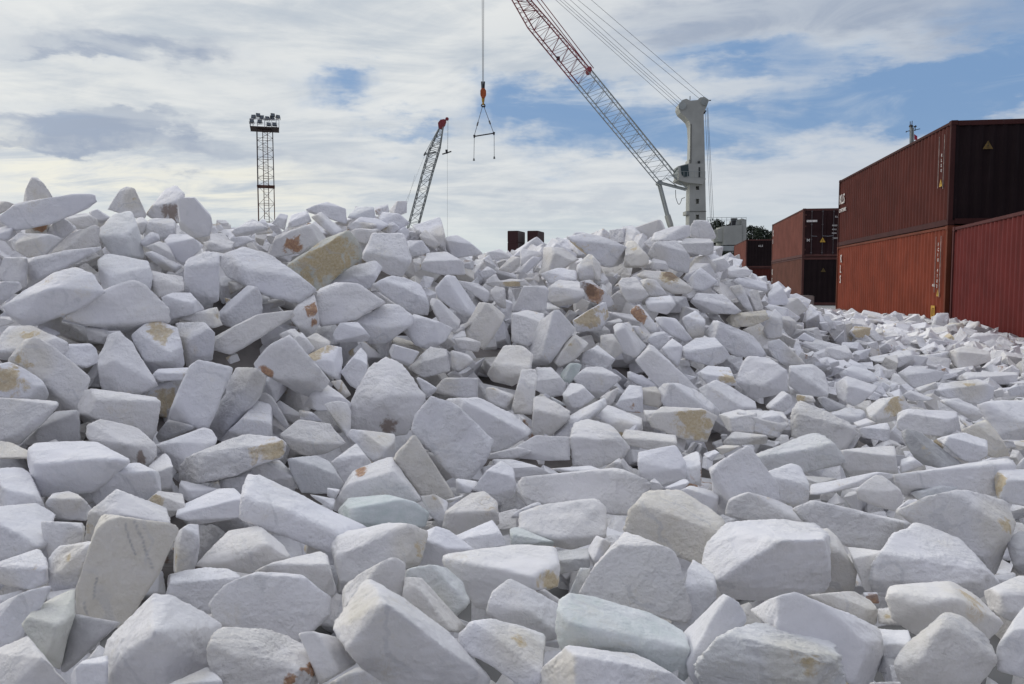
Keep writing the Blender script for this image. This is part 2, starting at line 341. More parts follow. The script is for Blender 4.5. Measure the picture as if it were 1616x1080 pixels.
ROCKS = r'''@A1 0 810
650 10 25,1110 85 25,1120 110 20,1050 280,780 690,475 630,510 380,590 200||c.26 v1 l:850:55:900:170 l:900:170:960:350 l:790:70:850:260 l:612:410:590:540 l:530:560:545:640|veined cream block|big flat-faced cream block with two thin brown veins
545 170,560 0,740 -150 20,1050 -30 40,1060 60,900 200|745 0 -5|||
670 1060,665 880 10,690 800 15,960 520 25,1090 530 30,1380 700 40,1310 960 20,1050 1080,680 1090|970 755 -20,840 840 -12|c.15|pale pyramid block|large pyramid-like white block with a pale left face and dark underside
140 700,240 590,470 480 10,470 640,440 740,375 970,300 930,180 770||c.6 n.4|yellowish shard|yellowish-cream upright shard left of the veined cream block
460 640,780 700,680 830,430 1000,380 980,440 740||g.7 b-.1||
-40 870 30,170 775 30,280 910,430 1080,80 1100 -10,-40 1090|270 920 -10|||
-40 600 30,180 485 30,320 455 20,170 640,130 700,160 770,20 860,-40 870||g.1||
0 310 20,240 225 20,290 280,300 430,200 475,50 450,-40 420,-40 340||||
310 280 25,380 210 30,560 180 30,580 200,520 380,490 490,350 505,305 440|330 400 -5,510 345 -5|||
265 50 15,560 65 15,545 180 0,380 210,310 270,290 200||||
-60 -30,230 -60 20,340 0 10,270 60,290 200,60 290,-60 300||g.15||
1180 75 5,1250 75 10,1255 230,1230 340,1040 390,1050 280,1130 110||||
985 450 0,1010 400 15,1280 340 30,1440 340 30,1530 410 20,1400 470,1330 580,1330 620,1180 600,1060 520||m.8||
305 500,480 470,470 560,300 600||g.5 b-.1||
1050 1090 0,1310 970 15,1400 1060,1400 1140,1040 1140||g.3||
430 1020 5,530 930 15,670 900 20,680 1080,660 1140,440 1140||||
@A2 404 810
-290 560,-200 460 10,20 370 20,280 390 25,380 470 20,460 540 15,450 650,360 740,260 800,-100 740,-240 680||g.15|flat grey-white block|broad flat-faced grey-white block right of the pale pyramid block
-380 320,-170 110 30,20 80 30,160 200 15,200 280,30 370,-250 340|-200 300 -5,60 200 -5|c.3||
-80 -160 -5,-50 -245 25,20 -240 30,400 -40 30,700 85 20,590 105 0,470 240 10,20 70 10,-90 40 5|||long tilted bar|long straight-edged white bar sloping down to the right
470 130 15,740 95 25,850 60 30,1000 80 25,1080 120 15,1040 190,1020 320,890 250,700 350,550 430,540 420,500 260||g.1||
1080 115 15,1140 85 20,1230 115 25,1380 235 15,1200 270,1190 330,1020 325,1050 190|1060 170 -5,1200 220 -10|||
1260 145 10,1490 45 20,1570 170 15,1580 200,1380 235||||
1190 290 0,1205 265 15,1400 230 30,1640 200 35,1890 215 25,1905 400,1890 460,1745 490,1640 470,1460 580,1380 580,1280 380||y:1840:455:70 r:1765:480:35|rectangular rust-spotted block|long rectangular white block with a yellow-orange stain at its lower right corner
925 540,940 410 15,1050 415 20,1330 710 5,1280 740,1200 735,1080 680||c.3||
945 400,960 360 15,1100 325 20,1200 345 20,1300 430 10,1350 560,1335 700,1200 600||n.4 b-.03||
470 580,590 430 15,700 370 20,830 285 25,880 285 20,930 320 10,920 530 0,800 600,500 760,420 740||||
500 740,510 690 10,690 440 30,740 420 30,930 540 15,1190 740 10,1310 900,1450 1020 0,1440 1120,790 1090,600 840 -15|820 570 -25,1030 740 -12|c:640:640:170 g.1|pointed foreground wedge|huge pointed foreground wedge with a cream left face
270 760 15,330 745 20,500 780 20,640 940 5,550 970,400 1060,330 870||||
-305 880,-235 750 15,-185 720 20,85 740 25,215 800 20,365 850 10,395 1010,365 1100,-265 1090||m.9 r:350:960:60 r:225:1060:45|rough rust-flecked block|rough textured white block with orange-red flakes at the photo's bottom edge
440 1090 10,650 970 20,800 1080 10,800 1140,440 1140||g.2 c.2||
1280 790,1370 680 20,1500 665 25,1700 790 25,1930 800 20,1910 870,1800 960,1790 1060 0,1700 1080,1440 940,1290 850||m.5||
0 370 10,120 310 20,400 240 25,440 260 20,500 490 0,470 520,280 390||c.15 b-.02||
@A3 808 810
-140 570,-110 480 10,-20 410 15,120 480 15,320 600 20,310 770,210 790,120 780,-40 700,-150 630|110 620 -8|||
300 740,310 600,330 530 15,360 510 20,540 530 25,900 650 25,1060 740 15,1110 860,1100 1000 0,1070 1040,700 1000,330 860|380 690 -10,740 830 -10,1090 840 -5|n.6|greenish tapering block|long pale green-white block tapering to the right below the triangular block
190 1080,200 980 5,310 870 15,350 840 20,640 880 25,780 890 25,950 980 20,1110 1090 10,1110 1180,190 1180||c:320:980:170||
440 500,500 380 10,720 125 25,800 150 25,1000 240 20,1060 350 10,1130 610 0,1100 670,960 650,700 590,560 530||c.1|triangular block|big smooth triangular-faced white block standing near the bottom centre
1010 250 15,1110 270 15,1200 330 15,1300 420 5,1290 540,1130 690,1070 750,1000 680,1100 400||b-.04||
715 110,740 -10 15,850 -140 30,1060 -150 30,1250 -30 20,1340 60 10,1290 140,1240 200,1200 330,1000 240,900 200,800 150||c.2 m.3||
1210 330 0,1250 190 10,1380 55 30,1620 50 40,1900 80 35,1990 140 15,1990 420 0,1950 480,1560 530,1350 500,1310 450|1310 420 -15,1700 170 -15,1960 160 -8|g.05|big boulder with smooth front|largest boulder with a smooth round-cornered front face, right of bottom centre
1080 760,1330 520 20,1420 570 15,1470 680 10,1300 760,1260 880,1200 970,1180 1090,1120 1000||g.25 b-.03||
330 480,370 350 10,490 350 10,440 500,330 540||n.3||
480 230 10,530 140 15,630 190,520 330||||
60 0 15,170 -50 25,390 -60 30,530 -90 30,590 10 15,590 140 0,370 215,290 200,60 100|300 150 -8|c.25||
-10 100,30 85 15,260 180 5,250 215,0 200||n.7||
280 240 5,480 220 10,490 340,300 380||g.5 n.3 b-.1||
150 500 5,240 470 5,330 570,300 590||g.2 b-.05||
@A4 1212 810
300 100 15,380 100 15,440 150 10,455 240,560 370,540 470,330 500,380 380||c.4 b-.04||
500 215 10,720 240 10,700 400,660 480,610 480,560 340||c.35||
660 430,700 260 10,790 130 20,890 60 30,960 65 30,1240 180 25,1300 260 15,1350 350 5,1460 440 0,1370 500,1300 520,1000 480,750 510,670 490||c.1 m.4|humped block|large humped white block with a long sloping right edge
750 500 0,770 460 20,1160 430 30,1260 490 25,1480 690 5,1380 780 0,1200 760,940 755,790 650|960 590 -10,1190 545 -10|c.4|creamy wedge block|flat-topped block with cream front faces below the humped block
800 960,830 900 5,920 790 15,1130 625 25,1250 660 20,1370 780 10,1440 900 0,1420 960,1300 1090,860 1090|970 930 -10,1100 700 0|m.4|rounded corner boulder|round-shouldered grey-white boulder at the bottom right
-90 620,60 540 20,170 510 25,380 590 25,690 720 10,720 850 0,690 960,640 1070,580 1080,300 900,0 700||g.1|||
-430 960,-340 880 10,-330 790 15,-120 690 25,0 710 25,260 750 25,420 830 15,460 960,500 1100,-400 1100||m.9 n.2|rough bottom boulder|very rough pitted white boulder on the bottom edge, right of centre
250 520 10,540 495 20,640 550 15,690 620 5,680 700,560 660,420 600||c.4||
690 730 10,880 740 10,900 800 0,820 950,710 890||b-.03||
1450 880,1570 650 10,1620 580 15,1720 600,1720 1040 0,1460 980||g.1||
1370 500,1570 400 20,1740 390 20,1740 600,1560 680 0,1400 600||c.3||
820 -10,1000 -110 30,1250 -150 35,1500 -60 25,1560 60 10,1420 400 0,1390 380,1300 190 -5,1200 130||g.1 m.4||
1500 170,1590 110 10,1750 120 10,1750 370,1580 370||g.6 b-.05||
640 1080 5,690 1020 10,830 1050 10,840 1140,640 1140||||
700 880 5,830 900,860 1060,700 1040||g.6 b-.12||
600 500 5,690 500 5,700 570,620 560||r:650:530:80 b-.06||
1400 400 5,1560 370 5,1560 480,1420 460||g.4 b-.1||
690 600 5,780 590 5,830 700,700 700||c.2 b-.05||
@B1 0 540
-30 150 10,60 125 15,140 160 15,260 240 10,300 320 0,290 360,120 345,-30 340||y:50:220:100||
60 120 20,150 0 25,240 -20 25,370 60 20,560 220 5,540 290,500 430 0,350 420,300 330||b-.05|smooth grey slab|very large smooth pale slab leaning at the left side
-30 350 20,350 375 15,370 400,280 500 0,130 630,-40 610|90 580 -5|g.15||
150 630,350 440 10,480 430 10,540 500,560 620,150 640||g.5 b-.08||
490 410,550 300 20,600 295 25,980 350 25,1010 390 15,980 560 0,950 610,880 560,640 480,500 450||m.3|speckled rectangular block|broad rectangular block with bluish specks under the leaning slabs
555 600,565 520 10,640 490 20,870 545 20,980 650 5,980 720,930 780 0,820 750,580 630|780 640 -5|k:890:735:35||
190 680 10,240 640 30,480 625 35,620 635 35,690 690 20,805 745 5,800 770,580 930 0,350 950,240 960,200 840|230 770 -8,700 740 -5||long left block|long low block with a white top and smooth grey front
-40 620 20,60 630 20,180 690 10,200 840,-40 800||c.45 b-.02||
575 800 0,590 785 10,880 765 25,1000 830 10,1010 960,880 1000,620 1020,590 960|640 830 -8,960 820 -8||neat cuboid|neat rounded cuboid rock right of the long left block
940 780,1040 700 10,1075 730 10,1135 890 0,1120 940,1010 930||||
-40 800 10,140 790 15,190 830 10,280 1050 0,100 1060,-40 1080||g.1||
290 1020,330 960 10,430 940 15,500 965 10,580 1050,540 1120,330 1100||||
990 650,1280 540 20,1330 550 20,1365 610 10,1360 640,1150 760,1130 810 0,1080 760|1100 640 -5,1180 740 -10|g.1||
1130 850,1170 740 10,1360 650 20,1520 590 30,1760 600 30,1830 650 15,1820 710 5,1620 790 0,1500 800,1360 870,1200 890||m1 c.2 y:1730:690:90|rugged ochre-tipped rock|long rugged rock with an ochre right tip
1060 470,1200 150 15,1250 115 20,1460 160 20,1460 200 10,1310 530 0,1060 490|||leaning rectangular slab|rectangular slab standing tilted on its short end
1320 520,1460 250 10,1500 170 20,1600 160 20,1680 220 10,1640 330,1440 500,1400 620,1350 600||g.1 b-.03 m.4||
960 210,1000 170 10,1200 160 10,1150 240,1010 245||||
620 150,690 -40 20,740 -60 20,830 0 20,990 260 0,860 320,650 290|720 120 -5,780 310 -5|g.1||
380 60 10,350 15 15,570 10 15,625 60 5,630 130 0,520 160,450 130||||
980 600,1060 490 10,1250 540 10,1000 630||g.7 b-.08||
1140 870 5,1200 890 10,1380 930 10,1200 1010 0,1130 960||g.2 b-.05||
1370 800 5,1560 790 15,1600 850,1560 990,1400 920||g.1 b-.05||
1130 1040 0,1370 930 15,1480 920 20,1540 1020 10,1540 1100,1250 1140 0,1120 1100||||
930 1000 5,1010 940 10,1150 960 10,1170 1060 0,1060 1100||y:980:1000:40 c.3||
1540 840 5,1600 820,1640 1090,1560 1080||||
@B2 404 540
-10 140,90 20 20,210 -40 30,330 80 25,460 240 10,350 330 0,250 300,60 190,0 170||r:70:190:35|smooth leaning parallelogram slab|smooth pale parallelogram-shaped slab leaning down to the right
320 90,450 20 20,540 40 15,545 120,530 240,450 200,370 140||y:370:60:70||
220 0,290 -60 15,370 40 5,310 90,240 40||||
535 190,600 120 10,660 35 15,745 120 10,650 290,600 270||||
840 60,880 -10 15,1000 -20 15,1030 60 5,970 150,860 100||||
590 440,620 330 5,720 150 20,830 95 30,920 130 25,980 220 15,1070 340 5,1000 470 0,950 560,820 575,600 550|800 340 -10,620 400 0,850 500 -5|c.2 m.6 k:845:530:40|rust-footed boulder|large egg-shaped boulder with a dark rust spot at its foot, in the centre
985 560,1010 450 5,1110 335 20,1250 390 20,1380 540 15,1495 620 5,1440 760 0,1360 850,1270 850,1200 700 -5||g.1 m.4|big mottled slab|big grey-white mottled slab beside the rust-footed boulder
1200 360 20,1400 350 25,1620 455 15,1740 560 0,1600 650,1490 680,1400 540||b-.03||
1120 310,1180 240 10,1370 145 20,1470 210 15,1465 340 0,1440 370,1250 330||c.1||
1015 230,1050 205 10,1180 230 10,1120 320,1070 350||||
960 160,1100 30 20,1200 50 20,1225 180 0,1060 220,1010 190||g.15||
1230 50 10,1340 80 5,1375 120,1290 180,1240 170||||
310 400,370 290 15,440 255 20,600 390 5,590 410,400 430||||
420 400 5,480 375 15,570 380 15,600 440 10,590 630,450 520||||
150 590,270 490 20,460 515 20,560 640 5,430 700 0,300 710,210 660|380 640 -5|c.1||
580 590,600 550 15,870 580 15,870 720,740 750,640 640||||
475 760,630 640 15,730 770 10,560 890 0||||
210 780,200 740 15,370 720 20,460 760 10,550 890 0,500 950,290 940,240 840||g.4 n.2||
860 720,880 590 20,1010 590 20,1160 700 15,1250 870 5,1260 980 0,1210 1000,1050 960,950 840||c.5 m.3|cream shell-shaped slab|cream shell-shaped slab standing on edge
480 1030,640 800 15,850 720 20,870 850 10,1040 1000 0,690 970,530 1060||c.2 r:655:800:30||
530 1060,600 985 15,820 965 25,1000 1010 20,1090 1080 5,1060 1160 0,700 1180,540 1120||n.8||
1200 1070,1350 960 25,1440 940 25,1520 1010 10,1530 1140 0,1270 1220,1180 1160|1250 1080 -5,1500 1060 -5|||
1040 970 10,1130 965 15,1210 1010 5,1180 1160,1090 1080||||
1370 930,1460 810 10,1550 750 20,1616 800 10,1640 940 5,1600 980,1500 960,1420 940||||
1260 860 5,1400 880 5,1350 950,1270 950||||
-60 830,60 750 15,150 745 15,240 840 10,265 920 0,100 880||c.1||
-10 340 10,60 320 15,160 380 10,265 470 0,190 540,100 430||g.5 b-.04||
-220 620,-100 490 10,20 370 20,80 390 20,180 540 5,150 600,0 600||||
-60 160 10,-20 140,60 220 5,0 340,-60 330||||
270 430 5,350 440 10,420 500,280 490||||
470 250 5,540 240 10,600 330,560 350||c.3 b-.03||
1180 1000 5,1300 980 5,1320 960,1260 1000||||
330 960 10,500 990 10,480 1060,430 1010||||
450 920 5,530 930 5,500 990,450 970||||
1450 290 10,1500 285 10,1640 340 5,1600 430 0,1460 370||||
1440 700 5,1640 660 10,1750 690,1640 730,1450 735||c.2||
1420 790 5,1640 750 10,1700 760,1600 800,1440 850||c.1 b-.03||
@C3 808 540
785 120,870 20 20,900 30 20,1050 180 15,1170 300 5,1100 300 0,920 280,850 190|||long leaning bar|long straight white bar leaning down to the right on the middle slope
390 230,470 160 20,560 155 25,690 230 10,590 310 0,540 350,400 250||||
685 200 5,720 175 15,880 240 10,920 280,820 300,700 220||||
130 240,150 160 10,250 160 15,340 270 5,330 330 0,230 340,150 300||||
300 200,390 110 10,440 150 5,420 200,350 280||n1 g.2|green rock|small grey-green rock on the slope
0 400,60 180 10,150 170 10,160 220 5,140 340,110 510 0,20 450||c.3|narrow upright shard|narrow upright cream shard left of the green rock
-150 200,-50 20 20,60 20 25,130 80 10,110 200 5,40 230,0 270 0,-120 240||c.5|cream nose rock|cream blocky rock with a pointed lower end
130 560,140 350 15,200 340 15,360 430 5,365 480,240 590 0,140 585||||
320 330,370 260 15,440 270 15,520 350 5,380 450,350 430||||
370 600,400 500 15,480 485 20,620 520 20,740 670 5,700 720,520 790 0,390 770||m.6|rough round boulder|rough roundish white boulder in the middle of the photo
490 430,550 400 15,620 400 15,810 480 5,820 550 0,700 600,500 480||c.2||
700 600,720 550 15,1050 590 15,1130 640 5,1080 720 0,850 670,740 650||c.15||
870 490 5,940 410 20,1180 420 20,1290 470 5,1220 620 0,1060 600,880 530||y:1160:510:110 k:1230:510:30|brown-ended block|white block with a crusty yellow-brown right end
795 750,810 690 15,1030 655 20,1090 760 5,1100 850 0,950 890,810 840|820 820 -5,1050 800 -5|||
60 880 0,90 850 15,560 810 20,640 795 20,780 840 10,860 900 5,800 1080 0,640 1080,200 1020,100 980|||long smooth wall block|long smooth brick-shaped block lying across the centre
-20 710,150 590 15,360 600 15,355 740 0,200 745,60 730|0 680 0|||
1080 730,1150 690 10,1240 700 10,1260 760,1280 910 0,1120 880,1090 820||r:1240:820:65||
1245 800,1480 660 20,1520 680 20,1680 900 5,1690 1000,1620 960,1400 1000,1350 1080,1300 1050|||smooth pentagon slab|smooth grey-white five-sided slab standing on edge
1060 940,1130 905 10,1300 950 10,1290 1080 0,1200 1040||c.1||
1180 300 10,1290 240 20,1340 260 20,1530 370 5,1530 430 0,1320 450,1250 400||||
920 300,960 265 15,1060 260 20,1170 310 15,1310 430 5,1290 465 0,1100 420,960 400||||
810 290 10,910 280 10,960 380 0,920 410,830 390||c.4||
650 400,740 270 15,820 280 10,825 440,700 430||r:760:435:50||
1410 240,1490 90 20,1616 100 20,1730 180,1730 300 0,1640 330,1520 350|1590 280 -10|c.15||
1170 200,1240 150 10,1370 160 10,1420 270 0,1250 270||y:1370:230:50||
1310 460,1430 425 10,1540 450 5,1520 570 0,1370 560||||
1530 560,1550 480 10,1640 430 15,1740 500,1680 600 0||||
1330 640,1400 565 10,1616 590 10,1600 640 0,1350 650||||
680 770 5,700 730,780 840,760 850||g.1||
-120 740 5,0 740 10,150 780 5,240 830,100 850,-60 850||c.1||
240 800 5,500 780 10,560 810,400 840||||
580 800 5,680 730 10,690 770,730 830||||
130 350 10,190 330 15,220 350,150 400||n.2||
240 340 5,300 340 10,350 400,260 390||n.4||
260 530 5,580 350 10,590 400,360 600 0,280 600||||
550 350 10,680 280 10,640 380,600 410||||
830 430 5,920 430 5,940 500,850 500||c.3||
1290 670 5,1340 650 10,1450 655 5,1320 710||c.35||
1200 710 5,1280 680 10,1310 700,1260 750||||
870 880 5,900 860,960 920,880 950||||
960 920 5,1090 860 10,1120 890,1060 950||||
0 1040 10,170 1010 15,210 1060,80 1100,0 1110||||
230 1070,300 1040 15,500 985 20,560 1060 10,590 1150,380 1170 0||||
@B4 1212 540
120 200,130 150 20,290 140 25,350 190 15,380 290 5,370 340 0,150 325|||flat-faced square block|bright square-faced block on the right-hand flat
10 60,0 0 10,80 -20 15,340 130 5,220 140 0,100 140||||
430 260,500 220 15,690 280 5,600 370 0,540 400,440 350||c.15||
820 200,900 150 15,1110 190 10,1080 240,920 285 0||c.15||
1070 310,1100 260 10,1330 235 20,1420 290 5,1410 350 0,1340 390,1100 345||c.1|pale flat slab|thick pale slab lying flat among the rocks at the right
620 100 10,880 50 20,960 90 10,820 160 0,700 130||c.1||
1150 60 5,1250 20 15,1390 60 10,1400 120,1220 170 0,1160 130||c.2||
620 420,700 360 10,850 340 15,890 420 5,800 490 0,690 515,640 480||y:790:385:60 c.3|yellow-topped rock|white rock with a bright yellow stain on top
820 540,820 450 10,880 425 15,1180 445 15,1210 560 0,1100 590,850 560|||long low rectangular block|long low rectangular block right of the yellow-topped rock
1330 400,1420 370 20,1750 370 20,1750 610 0,1450 600||g.05||
150 600,140 470 10,200 370 15,290 460 15,500 500 15,560 580 5,500 660 0,420 670,240 600||c.35 m.7|lumpy cream rock|lumpy cream-white rock with a hollow in its side
-200 760,100 650 15,280 575 20,400 620 15,480 760 5,390 870 0,250 890,-100 800||m.7 n.2 g.1|pitted bluish boulder|wide pitted bluish-white boulder
430 690,560 670 15,790 655 20,800 720 5,800 830 0,520 840,440 740||c.1|square-ended block|squarish block with a flat top and straight front
0 820 5,150 765 15,210 790 15,260 900 5,250 1000,170 1060 0,60 1010||||
845 570,880 550 10,960 570 10,1240 770 5,1100 790 0,960 760,900 690||g.9 n.4|dark grey fin|dark grey-green fin-shaped rock with its end raised
1070 610,1240 570 15,1380 620 10,1380 710 5,1280 770 0,1180 700||b-.02||
1220 560,1380 485 15,1480 620 10,1520 710 0,1400 720,1370 620,1270 570||c.6|cream fin|cream pointed fin-shaped rock near the right edge
270 960,280 900 5,680 820 15,850 850 5,600 890 0,330 960||||
800 840 10,1280 780 20,1510 730 20,1560 800,1430 960 0,1200 920,880 970,820 900|||long right bar|very long thin bar-shaped rock under the dark grey fin
560 930,680 840 20,720 845 20,830 930 10,850 990 0,800 1060,700 1010,570 990|650 1000 -5,820 930 0|c.1||
900 950,1080 905 10,1200 920 5,1100 970,960 1000||n.3||
1430 860,1460 810 10,1700 800 15,1700 1040 0,1450 990||y:1470:910:85||
1560 800,1616 670 10,1720 650,1720 800||||
800 1060,850 1000 10,940 990 10,960 1030,900 1120||||
570 550,680 520 10,800 500 10,820 580 0,740 620,600 600||||
370 470,500 410 10,600 430 5,620 480,540 520||g.1||
-10 400,90 305 15,150 350 5,150 400,100 440 0,0 420||c.15||
160 370,180 330 10,280 340 10,305 390 0,280 400||y:200:345:45 c.3||
310 350,360 345 5,510 410 0,380 440,340 400||g.8||
1550 300,1620 210 10,1720 220,1720 350 0,1570 340||||
1180 240,1260 190 10,1570 190 10,1560 260 0,1420 270,1330 235||g.1||
1080 370,1200 355 10,1380 440 0,1300 500,1200 440||||
170 1060 10,350 970 20,420 955 25,640 1010 30,820 1080 25,930 1130 10,720 1320 0,560 1290 -5,300 1180||m.4||
-265 1090,-240 980 15,-130 945 25,30 990 25,170 1060 20,290 1170 5,0 1150||m.3||
-200 440,-100 430 10,90 440 10,130 520,30 600,-150 560||||
740 130,790 140 5,810 220 0,720 230||c.3||
530 150 5,640 180 10,700 240,600 260,450 200||||
930 290 5,1060 250 10,1070 290,960 320||c.1||
540 510 5,620 480 10,680 510,600 560||||
840 340 5,900 300 10,1000 350,1080 370,900 370||||
1230 560 5,1210 480,1300 520,1290 560||c.1||
800 760 5,900 720 5,980 780,820 830||c.1||
1420 320 5,1470 280 5,1510 340,1430 350||||
1510 300 5,1570 260 5,1600 330,1530 340||g.1||
340 40,500 20 10,540 100 5,430 110 0||||
540 60 5,650 40 10,620 110 0,560 110||||
960 90 5,1140 60 10,1150 110 0,1010 120||||
@D1 0 270
145 205,160 130 5,200 40 15,240 45 15,290 100 10,345 190 0,260 215||c.3|tooth-shaped skyline rock|tooth-shaped rock sticking up from the skyline at the far left
0 290,100 210 15,250 215 20,460 145 25,590 150 20,612 190 10,560 230 5,400 290 0,320 330,100 370,20 320|||long skyline slab|long slab tilted up to the right on the left skyline
-30 190 10,50 195 10,105 215 0,0 270,-30 270||c.4 g.3||
160 390,170 330 5,220 295 10,290 310 5,310 350,290 390 0||r:265:325:55 c.3||
290 390,380 275 15,480 360 5,400 430 0||k:445:350:45||
405 290 5,540 265 10,610 300 5,620 340 0,490 365||c.1||
680 240,760 120 15,800 100 15,850 110 10,920 270 0,900 300,760 260|||domed skyline rock|tall dome-shaped rock on the skyline
920 270,970 210 5,1050 110 15,1110 90 15,1165 150 5,1130 320 0,1100 320,950 290||k:1090:260:55 y:940:250:35|brown-marked skyline rock|pointed skyline rock with brown marks beside the square standing block
1120 190 5,1130 170 10,1300 170 10,1340 340 0,1320 400,1220 410,1140 360|||square standing block|square-topped block standing on the skyline
610 390,700 310 10,720 270 15,830 255 15,890 420 5,910 540 0,720 530,700 500||n.2|tall upper-left block|tall pale block standing below the domed skyline rock
65 440,110 395 15,320 400 15,400 430 5,280 530 0,180 540,90 490||c.15 g.1||
320 520,440 400 10,590 340 15,630 360 10,620 480 0,400 510||||
160 560,430 500 15,630 480 10,620 560 5,460 600 0,320 660,160 720||g.1||
-40 440 10,60 455 10,170 560 5,160 720 0,-40 680||||
20 850,350 640 20,480 605 25,590 660 15,650 770 5,430 890 0,200 970,140 960|330 740 -5,120 920 -5|g.1|big faceted left boulder|big elongated faceted boulder at the left edge of the slope
620 560,680 520 15,930 570 15,960 640 5,940 740 0,650 760||n.1||
400 930 5,480 840 10,640 800 15,830 690 25,900 710 20,1070 880 10,1060 950 5,880 1000 0,740 1010,560 970||c:470:910:95|broad roof-shaped slab|broad roof-shaped smooth slab with a cream left tip
-30 700 10,120 700 10,140 740 0,0 840,-40 840||g.3||
0 1050,60 980 10,200 975 15,420 1080 5,440 1160,200 1200 0,0 1180||g.1||
920 390,950 300 10,1080 300 10,1150 370 5,1050 440 0,930 410||c.1||
1040 440,1080 400 10,1180 400 10,1280 470 0,1160 590,1100 540||||
1160 570,1290 510 15,1400 530 15,1430 740 5,1440 780 0,1270 850,1220 810,1160 760|||upright chunky block|upright chunky block with a vertical edge on the left slope
1400 610,1430 520 15,1540 480 20,1720 540 20,1990 740 5,1880 820 0,1700 780,1450 670|||great sloping slab|great smooth slab sloping down to the right below the lamp tower
945 740,960 630 10,1150 670 5,1160 750,1010 800 0||c.1||
1020 800,1090 770 10,1200 770 10,1290 870 0,1060 940||||
1360 910,1560 725 20,1620 730 20,1700 880 5,1500 980 0,1400 960||m.3||
1350 1050,1616 910 15,1840 885 15,1850 920 5,1620 1040 0,1460 1150,1350 1120|||tilted plank rock|narrow plank-like rock tilted up to the right
1100 930,1290 880 10,1370 860 5,1400 970 0,1340 990,1290 940||c.2||
880 450,950 385 10,1000 400 5,1010 440 0,920 480||||
920 480,1010 445 10,1060 460 10,1120 590 0,1040 560||||
910 520,960 505 5,1150 600 0,1100 640,1040 630||||
1280 450,1420 430 10,1480 450 5,1440 520 0,1320 500||||
1460 380 0,1600 300 10,1700 370 0,1500 420||||
840 1040,930 960 15,1010 950 20,1120 990 20,1140 1080 10,1160 1220 0,1150 1230,960 1260,900 1170||y:1000:1000:60 m.4||
1110 960 10,1290 960 15,1350 1020 10,1340 1180 0,1180 1220,1150 1100||g.1 b-.03||
540 980 5,700 1010 5,680 1090,560 1080||g.4 b-.04||
680 1010 5,760 1010 10,820 1090,680 1090||||
860 300 5,900 290,940 330,900 400,860 370||||
560 260 5,640 230 10,720 280,640 330,600 310||||
1460 420 5,1560 410,1616 440,1440 490||m.5||
1440 700 5,1500 690 5,1560 720,1450 780||c.3 b-.03||
0 920 5,60 920 5,90 960,0 980||c.3 g.2||
0 360 5,60 340 10,110 400,40 440 0,-20 430||g.2||
@D2 404 270
80 540,130 410 15,360 330 20,420 400 10,440 430 5,300 510 0,110 545||r:240:470:45|orange-spotted block|white block with an orange spot lying on the mossy slab
200 590,440 430 15,580 375 20,640 450 15,665 540 5,390 750 0,280 680||c1 n.5 y:430:560:150|mossy yellow slab|large yellow-brown stained slab near the skyline
670 540 5,740 390 20,930 400 20,980 560 5,920 660 0,850 650,680 560|700 510 -3,970 570 -5|c.1|smooth hillcrest block|large smooth block with shaded underside right of the mossy slab
320 240,450 195 15,560 240 10,570 330 0,470 300,340 290||||
200 350,220 280 10,320 250 10,350 320,260 350||||
580 290,640 225 10,740 225 10,750 310 0,600 300||n.2||
750 230 5,830 210 10,840 260,760 290 0||r:780:250:40||
840 250,900 180 10,950 175 10,950 260 0,880 280||||
990 350 5,1160 290 15,1190 400 10,1190 500 0,1110 430,1020 400|||skyline edge block|triangular block at the right end of the left skyline below the lattice boom
1030 410 5,1070 370 10,1165 460 0,1130 490,1050 450||c.1||
1200 420 10,1260 400 10,1350 450 5,1430 520 0,1230 550,1200 490||||
1040 620,1080 520 10,1200 510 10,1310 580 5,1320 650 0,1160 650||||
950 440 10,1050 440 10,1100 510 0,980 550||||
600 380,700 340 10,770 370 5,700 460 0,620 430||||
780 370,860 320 10,910 360 5,860 400 0||||
860 400 0,940 350 10,970 380,950 430||||
580 350,640 310 10,740 330 5,780 350 0,620 380||||
750 300,790 275 10,930 310 5,940 340 0,800 345||c.15||
350 290,410 260 10,470 320 5,560 380 0,480 400,400 340||||
385 800,400 745 15,500 705 25,640 710 25,810 830 5,630 930 0,410 970,390 900|||fan-shaped slab|wide fan-shaped slab below the mossy yellow slab
430 740 0,540 620 15,750 565 20,790 610 10,720 740 0,500 710||b-.03||
620 950,820 840 20,900 850 20,990 920 5,980 970,810 1080 0,720 1080,700 1020|840 990 -5|||
740 720,850 660 20,930 670 20,1040 720 15,1090 830 5,1080 900 0,980 890,820 790||g.05 m.3||
1130 740 0,1210 655 20,1260 670 20,1390 860 5,1370 910 0,1310 910,1150 800||||
1080 880,1110 800 15,1150 810 15,1290 940 5,1260 1020 0,1180 980,1090 920||m.3||
930 1000,1000 905 15,1060 920 15,1240 990 5,1200 1060 0,1100 1120,1000 1090||||
1360 960,1410 830 15,1490 840 15,1570 920 5,1440 1120 0,1330 1050,1320 980||c.4|cream pillar|cream pillar-like block on the middle slope
490 1030,530 960 10,640 955 10,715 1040 5,700 1070 0,500 1080||||
210 920,300 800 10,370 780 15,400 960 0,360 1020,310 1030||r:375:880:45 r:370:950:25|rust-edged rock|white rock with an orange-brown right edge
1250 690 10,1400 710 10,1470 760 5,1460 830 0,1330 750||||
1250 1060 5,1330 1050 5,1420 1080,1400 1140,1280 1120||||
150 1030,240 990 10,340 1080 5,300 1120 0,180 1090||||
310 1060 10,380 1020 10,470 1080 5,440 1180 0,330 1150||c.5||
1240 990 5,1410 930 5,1310 1000,1250 1030||c.2||
1480 760,1510 725 10,1570 740 5,1580 860 0,1490 850||c.3 m.5||
1450 710 5,1616 680 10,1700 690,1720 730,1500 730||y:1616:710:60 c.4||
1410 650 5,1460 600 10,1520 640 0,1440 690||||
